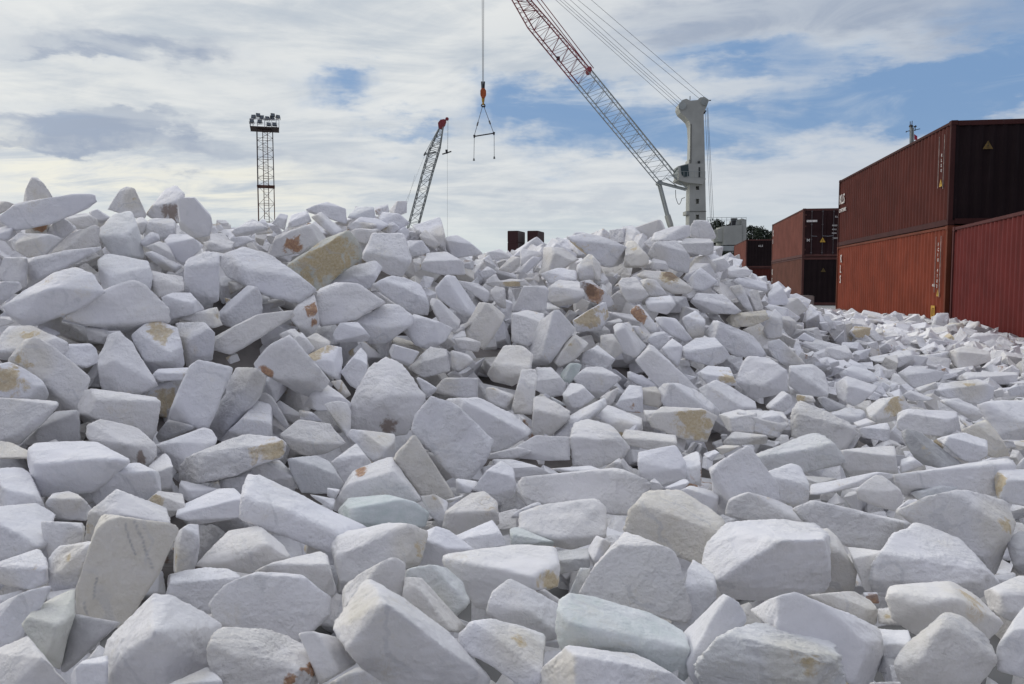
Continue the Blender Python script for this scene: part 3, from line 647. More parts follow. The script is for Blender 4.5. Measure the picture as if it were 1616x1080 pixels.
1530 620,1616 540 10,1700 550,1616 640 0||c.3||
1440 520 5,1540 490 10,1616 550 0,1480 560||||
990 560,1040 550 5,1040 620,1000 640||||
1300 560 5,1380 570,1370 620,1310 610||g.1 k:1330:555:30||
0 330 5,50 300 5,110 390 0,0 400||||
100 330 5,150 270 10,200 280 5,180 370 0||||
600 340 5,660 290 10,760 300,840 340,740 400||||
760 330 5,800 260 10,900 270 5,970 330,860 400||||
@D3 808 330
190 380,200 240 15,330 250 15,420 320 5,300 390 0,180 420||c.1 m.3|ribbed bright block|bright ribbed block below the far container pair
330 180 10,460 150 20,570 175 20,720 240 10,700 330 0,620 360,560 350,330 220||y:420:240:60|striped crest slab|flat slab with a yellow-brown edge on the central skyline
710 350,720 210 15,770 200 15,860 300 5,860 340 0,740 400||c.5||
860 290,900 210 20,1040 200 20,1120 300 5,1110 400 0,1000 370,880 310|||smooth crown block|large smooth white block just under the right peak
880 200,900 150 10,1020 110 15,1120 100 15,1120 170 5,1000 210 0||||
1120 130 5,1150 70 15,1240 75 15,1285 170 5,1270 190 0,1130 175|||summit block|topmost block of the right peak beside the harbour crane's tower
1060 230,1090 185 10,1280 190 15,1330 260 5,1220 290 0,1090 270||||
410 360,490 280 15,560 370 5,540 440 0,420 450||||
180 410,300 370 10,400 390 10,410 450 0,240 470||||
230 500,300 445 15,430 460 15,460 550 5,400 590 0,290 610,220 560|||
0 640,100 440 10,150 400 15,230 520 5,210 640 0,60 640|||white ridge block|tall sharp-ridged white block on the central slope
440 560,430 460 10,500 450 10,620 550 5,640 600 0,600 620||r:530:530:55 k:480:510:40|rusty-hollow rock|dark-edged rock with a bright rust-orange hollow
310 640 5,460 595 15,590 590 15,610 680 5,560 760 0,410 770,400 740||y:500:700:90|ochre-fronted block|flat-topped block with an ochre front edge
0 660 5,100 640 10,200 660 5,190 800,100 860 0,0 830||||
110 860,180 700 15,290 640 20,400 760 5,300 880,230 970 0,130 980||c.1 m.3||
840 580,860 560 15,1000 545 15,1030 600 5,980 660 0,870 640||||
670 470,690 440 10,780 430 15,860 540 5,790 590 0,720 580||||
810 450,860 440 10,910 450 10,980 540 0,860 550||||
790 420,850 390 10,1000 400 15,1140 500 5,1110 530 0,1000 530,900 440||k:1000:415:35 y:980:430:50 c.3||
1130 590,1170 530 10,1330 540 15,1440 640 5,1400 660 0,1200 650||||
740 650,800 595 15,870 680 10,940 770 0,880 780,830 720||r:800:665:45|orange-hearted wedge|thin wedge rock with an orange patch near its top
900 690,930 680 10,1030 690 10,1140 820 0,1090 840,960 770||||
640 740,670 720 10,700 720 10,850 860 5,770 930 0,700 900||||
1070 690,1160 640 10,1220 700 5,1210 800 0,1140 810||||
250 940,400 790 15,480 850 10,400 950 0,300 990||||
420 930,540 860 15,650 950 5,600 1010 0,440 970||||
850 830,900 780 10,960 775 10,1000 830 0,920 890||||
930 890,1010 815 15,1080 870 5,1050 990 0,1000 950||||
1080 870,1170 810 20,1280 810 20,1370 920 5,1330 960,1250 985 0,1090 940||||
1230 780,1280 700 20,1330 720 25,1560 820 15,1610 900 5,1600 930 0,1400 920,1230 800||c.05|long wedge slab|long thick wedge slab at the foot of the right peak
1320 400,1390 360 10,1520 390 5,1500 420 0,1380 440||||
1120 440,1190 370 15,1300 460 5,1200 520 0,1130 500||||
1370 490,1450 480 10,1530 650 0,1480 640,1420 560||||
1380 460,1440 430 10,1600 460 5,1610 520 0,1490 500||||
1350 700,1400 660 10,1600 640 10,1616 700,1500 740 0,1400 740||c.8 m.6||
0 290 10,60 250 10,170 270 5,190 290 0,60 360||||
10 410,130 300 10,190 310 5,100 400 0||||
560 800 5,640 790 10,700 900,640 940,560 900||c.5||
740 740 5,800 740 10,860 800,820 830||g.1||
570 720 5,680 690 5,700 710,600 740||||
500 280 10,560 350 5,560 450 0,520 440||c.3||
870 380 5,890 310 10,970 330 5,990 380 0||||
@E4 1212 400
510 500 5,550 460 10,650 465 10,640 520 0,560 550||y:580:490:110|bright yellow rock|rock with a wholly yellow top on the flat before the orange container
1030 450,1050 400 10,1070 375 10,1145 375 10,1130 470 0,1080 500||m.6 g.1|corner-post rock|largest rough rock lying against the bottom of the orange container's corner
1110 500,1140 440 10,1230 440 10,1240 480 0,1150 520||c.6||
1230 500,1260 440 10,1330 430 10,1360 490 0,1250 530||g.1||
1260 550,1310 500 10,1450 510 10,1530 540 5,1500 570 0,1350 590||g.15 c.1||
1005 550,1050 510 10,1160 560 0,1080 600,1020 580||m.5||
880 440,930 405 10,980 440 0,920 460||m.5||
0 250,60 180 10,100 230 5,140 320 0,0 320||||
-30 480,40 345 10,90 400 5,90 520 0,0 530||||
430 350,460 320 10,500 350,490 370,430 370||g.2 m.5||
600 440 5,650 410 10,720 410,700 450,620 460||g.2||
180 540 5,230 500 10,300 540,280 560||||'''

def parse():
    res = []; ox = oy = 0
    for line in ROCKS.strip().splitlines():
        if line[0] == '@':
            _, ox, oy = line.split(); ox = float(ox); oy = float(oy); continue
        a = (line+'||||').split('|')
        def pts(s):
            r = []
            for t in s.split(','):
                t = t.split()
                if len(t) >= 2: r.append((float(t[0])/4+ox, float(t[1])/4+oy, float(t[2])/100 if len(t) > 2 else 0.))
            return r
        o = dict(out=pts(a[0]), inn=pts(a[1]), c=0., g=0., n=0., m=.16, b=0., v=0., pat=[], name=a[3], label=a[4])
        for t in a[2].split():
            if t[:2] == 'l:': o['pat'].append(('l',)+tuple(float(z)/4+(ox, oy)[j % 2] for j, z in enumerate(t.split(':')[1:])))
            elif t[1] == ':': k, x, y, r = t.split(':'); o['pat'].append((k, float(x)/4+ox, float(y)/4+oy, float(r)/4))
            else: o[t[0]] = float(t[1:])
        res.append(o)
    return res
R = parse()
NEARER = {'long tilted bar': .16, 'long smooth wall block': .12, 'long skyline slab': .3, 'long right bar': .1, 'tilted plank rock': .12, 'rugged ochre-tipped rock': .12,
          'great sloping slab': .1, 'big faceted left boulder': .08, 'broad roof-shaped slab': .06, 'long left block': .06, 'leaning rectangular slab': .08, 'smooth leaning parallelogram slab': .1,
          'big mottled slab': .06, 'long wedge slab': .12, 'long leaning bar': .1, 'striped crest slab': .15, 'cream shell-shaped slab': .06, 'smooth pentagon slab': .05,
          'rough bottom boulder': .06, 'flat grey-white block': .03, 'fan-shaped slab': .06, 'tooth-shaped skyline rock': .15}
DS = 1.7
for i, o in enumerate(R):
    pts = np.array(o['out']); x, y = pts[:,0], pts[:,1]
    # the visible outline is where its neighbours cut it off: the rock itself runs on a little behind them
    x0_, y0_ = x.mean(), y.mean()
    def grow(p): 
        fy = 1.04 if p[1] < y0_ else 1.13
        return (x0_+(p[0]-x0_)*1.06, y0_+(p[1]-y0_)*fy, p[2])
    o['out'] = [grow(p) for p in o['out']]; o['inn'] = [grow(p) for p in o['inn']]
    o['area'] = .5*abs(np.dot(x, np.roll(y, 1))-np.dot(y, np.roll(x, 1)))
    o['cx'], o['cy'] = x.mean(), y.mean(); o['w'] = np.ptp(x); o['h'] = np.ptp(y)
    o['bot'] = y.max(); o['top'] = y.min()
    vis = max(0, min(x.max(), 1616)-max(x.min(), 0))*max(0, min(y.max(), 1080)-y.min())/max(1, o['w']*o['h'])
    o['vis'] = o['area']*vis
    Yd = hit(min(max(o['cx'], -40), 1660), .45*o['cy']+.55*o['bot'])
    if o['top'] < 360 and o['cx'] < 1150: Yd = min(Yd, 7.9)
    o['Y'] = Yd - o['b'] - NEARER.get(o['name'], 0)
FLAT = ('veined cream block','smooth grey slab','triangular block','flat grey-white block','big mottled slab','smooth pentagon slab','rectangular slab','broad roof-shaped slab','smooth leaning parallelogram slab','mossy yellow slab','leaning rectangular slab','fan-shaped slab','long leaning bar','long skyline slab','long smooth wall block','tilted plank rock','long right bar','square standing block','domed skyline rock','tooth-shaped skyline rock','summit block','brown-ended block','orange-spotted block','rusty-hollow rock')
def facets(o, rng):
    """depth of the visible side as the upper envelope of two to four broken planes"""
    S = math.sqrt(o['area']); low = o['cy'] > 560 and not (o['cx'] < 900 and o['cy'] < 700)
    flat = o['name'] in FLAT
    pl = [(rng.uniform(-.3, .3), rng.uniform(-.35, .05), 0.)]
    poly0 = np.array(o['out'])[:,:2]; c0 = np.array(((poly0[:,0].min()+poly0[:,0].max())/2, (o['top']+o['bot'])/2))
    Q = (poly0-c0)/S; ev, ew = np.linalg.eigh(np.cov(Q.T))
    if ev[1] > 2.2*ev[0]: ax = ew[:,1]
    else: t = rng.uniform(-.35, .35); ax = np.array((math.cos(t), math.sin(t)))
    if ax[0] < 0: ax = -ax
    up = np.array((ax[1], -ax[0]))
    if up[1] > 0: up = -up
    if abs(ax[1]) > .93 and ev[1] > 2.2*ev[0]: up, ax = (-ax if ax[1] > 0 else ax), np.array((1., 0.))      # upright stones keep a top end
    a0, a1 = (Q @ ax).min(), (Q @ ax).max(); u0, u1 = (Q @ up).min(), (Q @ up).max()
    def plane(g, q): pl.append((g[0], g[1], -float(np.dot(g, q))))
    top = rng.uniform(.05, .16) if flat else rng.uniform(.22, .5)
    k = rng.uniform(1.6, 3.0) if low else rng.uniform(1.0, 2.2)
    plane(k*(up+ax*rng.uniform(-.25, .25)), up*(u1-top*(u1-u0)))
    if rng.random() < (.35 if flat else .75):
        sd = rng.choice((-1, 1)); kk = rng.uniform(.9, 2.2); c = rng.uniform(.04, .12) if flat else rng.uniform(.12, .38)
        if ev[1] > 2.2*ev[0]: c = min(c, .16)
        e_ = (a1-c*(a1-a0)) if sd > 0 else (a0+c*(a1-a0)); plane(kk*sd*ax+up*rng.uniform(-.4, .4), ax*e_)
    if rng.random() < .45:
        kk = rng.uniform(.8, 1.8); plane(-kk*up+ax*rng.uniform(-.4, .4), up*(u0+rng.uniform(.06, .2)*(u1-u0)))
    if rng.random() < .4 and not flat:
        t = rng.uniform(0, 6.28); kk = rng.uniform(1., 2.); d_ = np.array((math.cos(t), math.sin(t))); plane(kk*d_, d_*(Q @ d_).max()*.72)
    cx, cy = (min(p[0] for p in o['out'])+max(p[0] for p in o['out']))/2, (o['top']+o['bot'])/2
    def dep(px, py):
        x, y = (px-cx)/S, (py-cy)/S
        return min(1.5, max(a*x+b*y+c for a, b, c in pl)) - 0.0
    poly = np.array(o['out'])[:,:2]
    def inside(px, py):
        c = False; j = len(poly)-1
        for i in range(len(poly)):
            (xi, yi), (xj, yj) = poly[i], poly[j]
            if (yi > py) != (yj > py) and px < (xj-xi)*(py-yi)/(yj-yi)+xi: c = not c
            j = i
        return c
    out = []
    n = len(poly)
    for i in range(n):                # densified outline keeps the creases sharp at the silhouette
        a, b = poly[i], poly[(i+1) % n]
        for t in (0, .25, .5, .75): q = a+(b-a)*t; out.append((q[0], q[1], dep(*q)))
    x0, x1, y0, y1 = poly[:,0].min(), poly[:,0].max(), poly[:,1].min(), poly[:,1].max()
    inn = [(x, y, dep(x, y)) for x in np.linspace(x0, x1, 15) for y in np.linspace(y0, y1, 15) if inside(x, y)]
    return out, inn
def rock_geo(o, seed):
    rng = np.random.default_rng(seed)
    Yd = o['Y']; size = math.sqrt(o['area'])*Yd/F
    P3 = []; auto = not o['inn']
    if auto: fo, fi = facets(o, rng); DSr = 1.0
    else: fo, fi, DSr = o['out'], o['inn'], 2.1
    for (px, py, d) in fo+fi:
        dd = ray(px, py); P3.append(EYEn + dd/dd[1]*(Yd + d*size*DSr))
    P3 = np.array(P3); nout = len(o['out'])
    dmax = sorted(p[2] for p in fo)[int(len(fo)*.6)]*size*DSr
    c2 = np.array((o['cx'], o['cy']))
    for (px, py, d) in o['out']:
        k = .80; q = c2 + (np.array((px, py))-c2)*k
        dd = ray(*q); P3 = np.vstack([P3, EYEn + dd/dd[1]*(Yd + dmax + size*(.35+.2*rng.random()))])
    e = P3.max(0)-P3.min(0); e = np.maximum(e, e.max()*.2)
    c, N, Hh = hull_planes(P3/e, rng, 0 if o['name'] in FLAT else 1+int(3*o['m']), len(o['out']))
    px_size = math.sqrt(o['area'])
    sub = 6 if px_size > 115 else 5 if px_size > 34 else 4
    V, Fa = solid(N, Hh, rng, sub, p=130, rough=o['m'], low=.006+.012*o['m'])
    V = (V + c)*e
    fn = np.cross(V[Fa[:,1]]-V[Fa[:,0]], V[Fa[:,2]]-V[Fa[:,0]]); VN = np.zeros_like(V)
    for j in range(3): np.add.at(VN, Fa[:,j], fn)
    VN /= np.linalg.norm(VN, axis=1)[:,None]+1e-12
    # colour masks
    n = len(V); m1 = np.zeros((n, 4)); m2 = np.zeros((n, 4))
    m1[:,1] = min(1, o['c'] + max(0, rng.normal(.10, .15))); m1[:,2] = o['g'] + max(0, rng.normal(.03, .10)); m2[:,2] = o['m'] + rng.uniform(-.1, .25); m2[:,1] = o['n']
    m1[:,3] = 1
    if not o['pat'] and rng.random() < .22:      # slight random iron staining on otherwise clean stones
        fr_ = np.where((V[:,1] < np.median(V[:,1])))[0]; q_ = V[rng.choice(fr_)]; ds = np.linalg.norm(V-q_, axis=1)/size; nq = VN[np.argmin(ds)]
        m1[:,0] = np.clip(.95-ds*2.4, 0, 1)*np.clip(((VN @ nq)-.7)/.2, .1, 1)*rng.uniform(.5, .9); m1[:,1] = np.maximum(m1[:,1], np.clip(1.2-ds*1.6, 0, .6))
    for pt_ in o['pat']:
        if pt_[0] == 'l':
            rel = V - EYEn; zc = rel[:,1]*CT - rel[:,2]*ST; uc = rel[:,0]/zc*F + 808; vc = 540 - (rel[:,1]*ST + rel[:,2]*CT)/zc*F
            a = np.array(pt_[1:3]); b = np.array(pt_[3:5]); ab = b-a
            tt = np.clip(((uc-a[0])*ab[0]+(vc-a[1])*ab[1])/(ab @ ab), 0, 1)
            tt2 = np.sin(tt*5+px_size)*1.0
            ds = np.hypot(uc-a[0]-ab[0]*tt+tt2, vc-a[1]-ab[1]*tt)
            front = zc < np.median(zc) + size*.25
            m1[:,2] = np.maximum(m1[:,2], np.clip(1.3-ds/1.6, 0, .85)*front); m1[:,1] = np.maximum(m1[:,1], np.clip(1.2-ds/9, 0, .7)*front)
            continue
        k, px, py, r = pt_
        dd = ray(px, py)
        rel = V - EYEn; yy = rel[:,1]; u = rel @ np.array((1, 0, 0)); 
        zc = rel[:,1]*CT - rel[:,2]*ST; uc = rel[:,0]/zc*F + 808; vc = 540 - (rel[:,1]*ST + rel[:,2]*CT)/zc*F
        front = zc < np.median(zc) + size*.25
        dist = np.hypot(uc-px, vc-py)
        mk = np.clip(1.1 - dist/r*.62, 0, 1)*np.where(front, 1, .0)
        n0 = VN[np.argmin(dist + np.where(front, 0, 1e4))]; al = np.clip(((VN @ n0)-.72)/.2, 0, 1)
        mk = np.clip(1.15 - dist/(r*1.25)*.62, 0, 1)*front*(.4+.6*al)
        if k == 'y': m1[:,0] = np.maximum(m1[:,0], mk)
        if k == 'r': m2[:,0] = np.maximum(m2[:,0], mk)
        if k == 'k': m2[:,3] = np.maximum(m2[:,3], mk)
        if k == 'c': m1[:,1] = np.maximum(m1[:,1], mk*.75)
    return V, Fa, m1, m2
order = sorted(range(len(R)), key=lambda i: -R[i]['vis'])
single = set(order[:300])
SV, SF, SM1, SM2 = [], [], [], []; soff = 0
SSM = []
def stuff_add(V, Fa, m1, m2, sm=True):
    global soff
    SSM.append(np.full(len(Fa), sm))
    SV.append(V); SF.append(Fa+soff); SM1.append(m1); SM2.append(m2); soff += len(V)
rock_objs = {}
for i, o in enumerate(R):
    V, Fa, m1, m2 = rock_geo(o, 1000+i)
    if i in single:
        base = np.array((V[:,0].mean(), V[:,1].mean(), V[:,2].min()))
        me = bpy.data.meshes.new('rock'); set_mesh(me, V-base, Fa); set_mask(me, m1, m2); me.materials.append(ROCKM)
        ob = bpy.data.objects.new('rock', me); C.objects.link(ob); ob.location = base
        rock_objs[i] = ob
    else: stuff_add(V, Fa, m1, m2)

# ------------------------------------------------------------------ labels of the rocks
marks = [(o['cx'], o['cy'], 'the '+o['name'], i) for i, o in enumerate(R) if o['name'] and i in single]
marks += [(420, 340, 'the floodlight tower', -1), (660, 330, 'the small crane boom', -1), (1100, 345, 'the harbour crane tower', -1), (830, 385, 'the two far containers', -1),
          (1410, 490, 'the orange container', -1), (1600, 520, 'the low red container', -1), (0, 1080, 'the bottom left corner', -1), (1616, 1080, 'the bottom right corner', -1)]
def shape_word(o):
    a = o['w']/max(1, o['h'])
    return 'long flat' if a > 2.3 else 'elongated' if a > 1.55 else 'upright' if a < .75 else 'squarish' if .9 < a < 1.2 else 'angular'
areas = sorted(R[i]['vis'] for i in single)
def size_word(o):
    k = np.searchsorted(areas, o['vis'])/len(areas)
    return 'big' if k > .8 else 'medium-sized' if k > .5 else 'small' if k > .2 else 'tiny'
def tint_word(o):
    if any(p[0] == 'r' for p in o['pat']): return 'rust-spotted'
    if any(p[0] == 'y' for p in o['pat']): return 'yellow-stained'
    if any(p[0] == 'k' for p in o['pat']): return 'brown-marked'
    return 'greenish' if o['n'] > .5 else 'grey' if o['g'] > .4 else 'cream' if o['c'] > .34 else 'off-white' if o['c'] > .12 else 'pale grey' if o['g'] > .12 else 'white'
def rel(o, mk):
    dx, dy = o['cx']-mk[0], o['cy']-mk[1]
    if abs(dx) > 1.4*abs(dy): return ('right of ' if dx > 0 else 'left of ')+mk[2]
    if abs(dy) > 1.4*abs(dx): return ('below ' if dy > 0 else 'above ')+mk[2]
    return ('below' if dy > 0 else 'above')+(' and right of ' if dx > 0 else ' and left of ')+mk[2]
used = set()
for i in sorted(single, key=lambda i: -R[i]['vis']):
    o = R[i]; ob = rock_objs[i]
    tag(ob, cat='rock', group='white quarried rocks in the rubble pile')
    if o['label']:
        ob['label'] = o['label']; used.add(o['label']); continue
    ms = sorted((m for m in marks if m[3] != i), key=lambda m: math.hypot(o['cx']-m[0], (o['cy']-m[1])*1.3))
    head = '%s %s %s rock' % (size_word(o), shape_word(o), tint_word(o))
    cand = ['%s %s, %s' % (head, rel(o, ms[a]), rel(o, ms[b])) for a, b in ((0,1),(0,2),(1,2),(0,3),(1,3),(2,3),(0,4),(1,4))]
    cand = [c for c in cand if len(c.split()) <= 16] or [head+' '+rel(o, ms[0])]
    lab = next((c for c in cand if c not in used), cand[0]+' again'); used.add(lab); ob['label'] = lab

# ------------------------------------------------------------------ the countless small and far rocks as one mass
rng = np.random.default_rng(5)
lib = {}
def lib_shape(k, sub):
    if (k, sub) not in lib:
        r = np.random.default_rng(700+k)
        dims = np.array((1., r.uniform(.5, .95), r.uniform(.16, .4) if k % 3 == 0 else r.uniform(.35, .75)))
        N = []; Hh = []
        for ax in range(3):
            for s in (-1, 1):
                n = np.zeros(3); n[ax] = s; n += r.normal(size=3)*.16; n /= np.linalg.norm(n); N.append(n); Hh.append(dims[ax]*r.uniform(.85, 1.05))
        for _ in range(r.integers(1, 4)):
            n = r.normal(size=3); n /= np.linalg.norm(n); N.append(n); Hh.append(np.linalg.norm(dims*n)*r.uniform(.85, 1.1))
        N = np.array(N); Hh = np.array(Hh)/dims.mean()*.62
        lib[(k, sub)] = solid(N, Hh, r, sub, p=110, rough=.25, low=.01)
    return lib[(k, sub)]
hulls = {}
def hull_shape(k):
    if k not in hulls:
        r = np.random.default_rng(4000+k); d = np.array((1., r.uniform(.5, .95), r.uniform(.18, .4) if k % 3 == 0 else r.uniform(.4, .8)))
        P_ = []
        for sx in (-1, 1):
            for sy in (-1, 1):
                for sz in (-1, 1):
                    if r.random() < .85: P_.append(np.array((sx, sy, sz))*r.uniform(.55, 1.0, 3))
        for _ in range(r.integers(1, 4)):
            q_ = r.normal(size=3); P_.append(q_/np.linalg.norm(q_)*1.15)
        P_ = np.array(P_)*d; P_ = (P_-P_.mean(0))/d.mean()*.72
        bm = bmesh.new(); vs_ = [bm.verts.new(p) for p in P_]; bmesh.ops.convex_hull(bm, input=vs_)
        for v_ in [v_ for v_ in bm.verts if not v_.link_faces]: bm.verts.remove(v_)
        bmesh.ops.bevel(bm, geom=list(bm.edges), offset=.035, segments=1, affect='EDGES', clamp_overlap=True)
        bmesh.ops.triangulate(bm, faces=bm.faces[:]); bmesh.ops.recalc_face_normals(bm, faces=bm.faces); bm.verts.index_update()
        hulls[k] = (np.array([v_.co[:] for v_ in bm.verts]), np.array([[l_.index for l_ in f_.verts] for f_ in bm.faces])); bm.free()
    return hulls[k]
def rotm(r):
    q = r.normal(size=4); q /= np.linalg.norm(q); a, b, c, d = q
    return np.array([[1-2*(c*c+d*d), 2*(b*c-a*d), 2*(b*d+a*c)], [2*(b*c+a*d), 1-2*(b*b+d*d), 2*(c*d-a*b)], [2*(b*d-a*c), 2*(c*d+a*b), 1-2*(b*b+c*c)]])
def container_line(y): return (10.96+(y-20.7)*.165 if y > 20.5 else 10.96+(y-20.49)*.2566) - .2      # front faces of the containers
def scatter(x, y, s, drop):
    h = float(H(x, y)[0]); dist = math.hypot(x, y)
    sub = 4 if dist < 4 else 3 if dist < 20 else 2
    flat_ = s < .1 or dist > 4.5
    V, Fa = hull_shape(int(rng.integers(0, 80))) if flat_ else lib_shape(int(rng.integers(0, 42)), 4)
    V = (V @ rotm(rng).T); V[:,2] *= .9 if y < 7 or x < y*.2 else .82
    V = V*s + np.array((x, y, h-drop))
    n = len(V); m1 = np.zeros((n, 4)); m2 = np.zeros((n, 4)); m1[:,3] = 1
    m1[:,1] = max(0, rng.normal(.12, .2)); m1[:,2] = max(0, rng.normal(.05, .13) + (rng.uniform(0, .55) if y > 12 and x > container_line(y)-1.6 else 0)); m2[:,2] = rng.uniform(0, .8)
    if rng.random() < .12:
        c = V[rng.integers(0, n)]; mk = np.clip(1.1-np.linalg.norm(V-c, axis=1)/(s*.9), 0, 1)
        if rng.random() < .7: m1[:,0] = mk
        else: m2[:,0] = mk*.7
    stuff_add(V, Fa, m1, m2, not flat_)
def grid(x0, x1, y0, y1, step, fn):
    for yy in np.arange(y0, y1, step):
        for xx in np.arange(x0, x1, step): fn(xx+rng.uniform(-.5, .5)*step, yy+rng.uniform(-.5, .5)*step)
def near(x, y):
    if y < 8.2 and abs(x) < .85*y+1.6:
        s = rng.uniform(.09, .2); scatter(x, y, s, s*.95+.045+.09*min(1, max(0, (6.6-y)/2.5)))
grid(-8, 8.5, .4, 8.2, .27, near)
def chips(x, y):
    if y < 7.5 and abs(x) < .8*y+.8: s = rng.uniform(.03, .085); scatter(x, y, s, rng.uniform(.05, .2))
grid(-7, 7.5, .8, 7.5, .27, chips)
def near2(x, y):
    if y < 8.2 and abs(x) < .85*y+1.6: s = rng.uniform(.15, .24); scatter(x, y, s, .34)
grid(-8, 8.5, .5, 8.2, .36, near2)
def midf(x, y):
    if y < 1.6 or (y < 8.3 and abs(x) < .7*y+.6): return
    if x > container_line(y)-.1 or x < -.75*y-1: return
    if y > 11.5 and x < y*.2: return
    s = rng.uniform(.08, .24)*(1.5 if rng.random() < .12 else 1); scatter(x, y, s, s*.5)
grid(-9, 12, 1.2, 13, .25, midf)
def farf(x, y):
    if x > container_line(y)-.1 or x < y*.22: return
    s = rng.uniform(.10, .30)*(1.5 if rng.random() < .15 else 1); scatter(x, y, s, s*.3)
grid(1, 14, 13, 34, .31, farf)
me = bpy.data.meshes.new('rubble'); set_mesh(me, np.concatenate(SV), np.concatenate(SF)); set_mask(me, np.concatenate(SM1), np.concatenate(SM2)); me.materials.append(ROCKM)
me.polygons.foreach_set('use_smooth', np.concatenate(SSM))
rub = bpy.data.objects.new('rubble', me); C.objects.link(rub)
tag(rub, 'countless smaller and farther white marble rocks filling the rubble pile', 'rubble', None, 'stuff')
print('rubble verts', soff)

# ------------------------------------------------------------------ mound core and ground
gx = np.arange(-16, 16.01, .25); gy = np.arange(-3, 36, .25)
GX, GY = np.meshgrid(gx, gy); HZ = H(GX.ravel(), GY.ravel()).reshape(GX.shape) - .36
HZ = np.maximum(HZ, -.05)
nx, ny = len(gx), len(gy)
vs = np.stack([GX.ravel(), GY.ravel(), HZ.ravel()], 1)
fs = [(j*nx+i, j*nx+i+1, (j+1)*nx+i+1, (j+1)*nx+i) for j in range(ny-1) for i in range(nx-1)]
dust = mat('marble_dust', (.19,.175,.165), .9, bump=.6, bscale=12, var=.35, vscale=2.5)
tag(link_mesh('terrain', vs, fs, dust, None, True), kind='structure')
concrete = mat('yard_concrete', (.26,.26,.255), .9, bump=.3, bscale=3, var=.25, vscale=.15)
tag(link_mesh('ground', [(-1500,-300,0),(1500,-300,0),(1500,2200,0),(-1500,2200,0)], [(0,1,2,3)], concrete), kind='structure')

# ------------------------------------------------------------------ shipping containers
def paint(name, col, rough=.55, rust=.0, streak=.25):
    m = bpy.data.materials.new(name); m.use_nodes = True; n = m.node_tree; b = n.nodes['Principled BSDF']; q = NB(n)
    t = q.n('ShaderNodeTexCoord').outputs['Object']
    sp = q.n('ShaderNodeSeparateXYZ'); n.links.new(t, sp.inputs[0])
    st = q.noise(q.comb(q.m('MULTIPLY', sp.outputs[0], 5.), q.m('MULTIPLY', sp.outputs[1], 5.), q.m('MULTIPLY', sp.outputs[2], .35)), 1.6, 6, .65)
    bl = q.noise(t, 1.1, 6, .6); fi = q.noise(t, 14, 6, .7)
    c = q.mix(q.ss(bl, .3, .7), tuple(x*.85 for x in col), tuple(min(1, x*1.18) for x in col))
    c = q.mix(q.m('MULTIPLY', q.ss(st, .5, .72), streak), c, tuple(x*.45+.03 for x in col))
    c = q.mix(q.m('MULTIPLY', q.ss(st, .45, .28), streak*.8), c, tuple(x*.8+.07 for x in col))
    c = q.mix(q.ss(fi, .66, .74, 0, .7), c, (.11,.045,.025))
    n.links.new(c, b.inputs['Base Color'])
    b.inputs['Roughness'].default_value = .7; b.inputs['Specular IOR Level'].default_value = .14
    bn = q.n('ShaderNodeBump'); bn.inputs['Strength'].default_value = .25; bn.inputs['Distance'].default_value = .01
    n.links.new(fi, bn.inputs['Height']); n.links.new(bn.outputs[0], b.inputs['Normal'])
    return m
stripe_m = mat('worn_white_marking', (.30,.25,.23), .7, var=.4, vscale=9)
white_mark = mat('white_marking', (.66,.63,.60), .6, var=.25, vscale=9)
yellow_mark = mat('yellow_marking', (.50,.30,.04), .6, var=.2, vscale=9)
black_mark = mat('black_marking', (.02,.02,.02), .6)
steel = mat('galvanised_steel', (.30,.31,.33), .45, .6, var=.2)
bar_m = mat('painted_bar_steel', (.10,.085,.09), .5, .4)
dark_steel = mat('dark_steel', (.05,.05,.055), .6, .2)
def text_mesh(txt, size, ext=.004):
    cu = bpy.data.curves.new('text', 'FONT'); cu.body = txt; cu.size = size; cu.extrude = ext; cu.offset = size*.012; cu.resolution_u = 2
    o = bpy.data.objects.new('text', cu); C.objects.link(o)
    dg = bpy.context.evaluated_depsgraph_get(); me = bpy.data.meshes.new_from_object(o.evaluated_get(dg)); me.name = 'lettering'
    bpy.data.objects.remove(o); bpy.data.curves.remove(cu); return me
def put_text(txt, size, origin, right, up, m, parent, name='lettering', sx=1.0):
    me = text_mesh(txt, size); me.materials.clear(); me.materials.append(m)
    r = Vector(right).normalized(); u = Vector(up).normalized(); nn = r.cross(u)
    M = Matrix(((r.x*sx, u.x, nn.x, origin[0]), (r.y*sx, u.y, nn.y, origin[1]), (r.z*sx, u.z, nn.z, origin[2]), (0,0,0,1)))
    me.transform(M); o = bpy.data.objects.new(name, me); C.objects.link(o); o.parent = parent; return o
CW, CH = 2.44, 2.59
def corrug(mb, p0, du, up, L, Hh, dn, pitch=.278, depth=.036):
    """corrugated sheet from p0 along unit du, height Hh along up, ribs towards dn"""
    n = max(4, int(round(L/pitch))); pitch = L/n; prof = []
    for i in range(n):
        for f, d in ((0, 0), (.25, 0), (.5, 1), (.75, 1)): prof.append(((i+f)*pitch, d*depth))
    prof.append((L, 0))
    p0 = Vector(p0); du = Vector(du); up = Vector(up); dn = Vector(dn)
    vs = []
    for (s, d) in prof: vs += [p0+du*s-dn*d, p0+du*s-dn*d+up*Hh]
    mb.add(vs, [(2*i, 2*i+2, 2*i+3, 2*i+1) for i in range(len(prof)-1)])
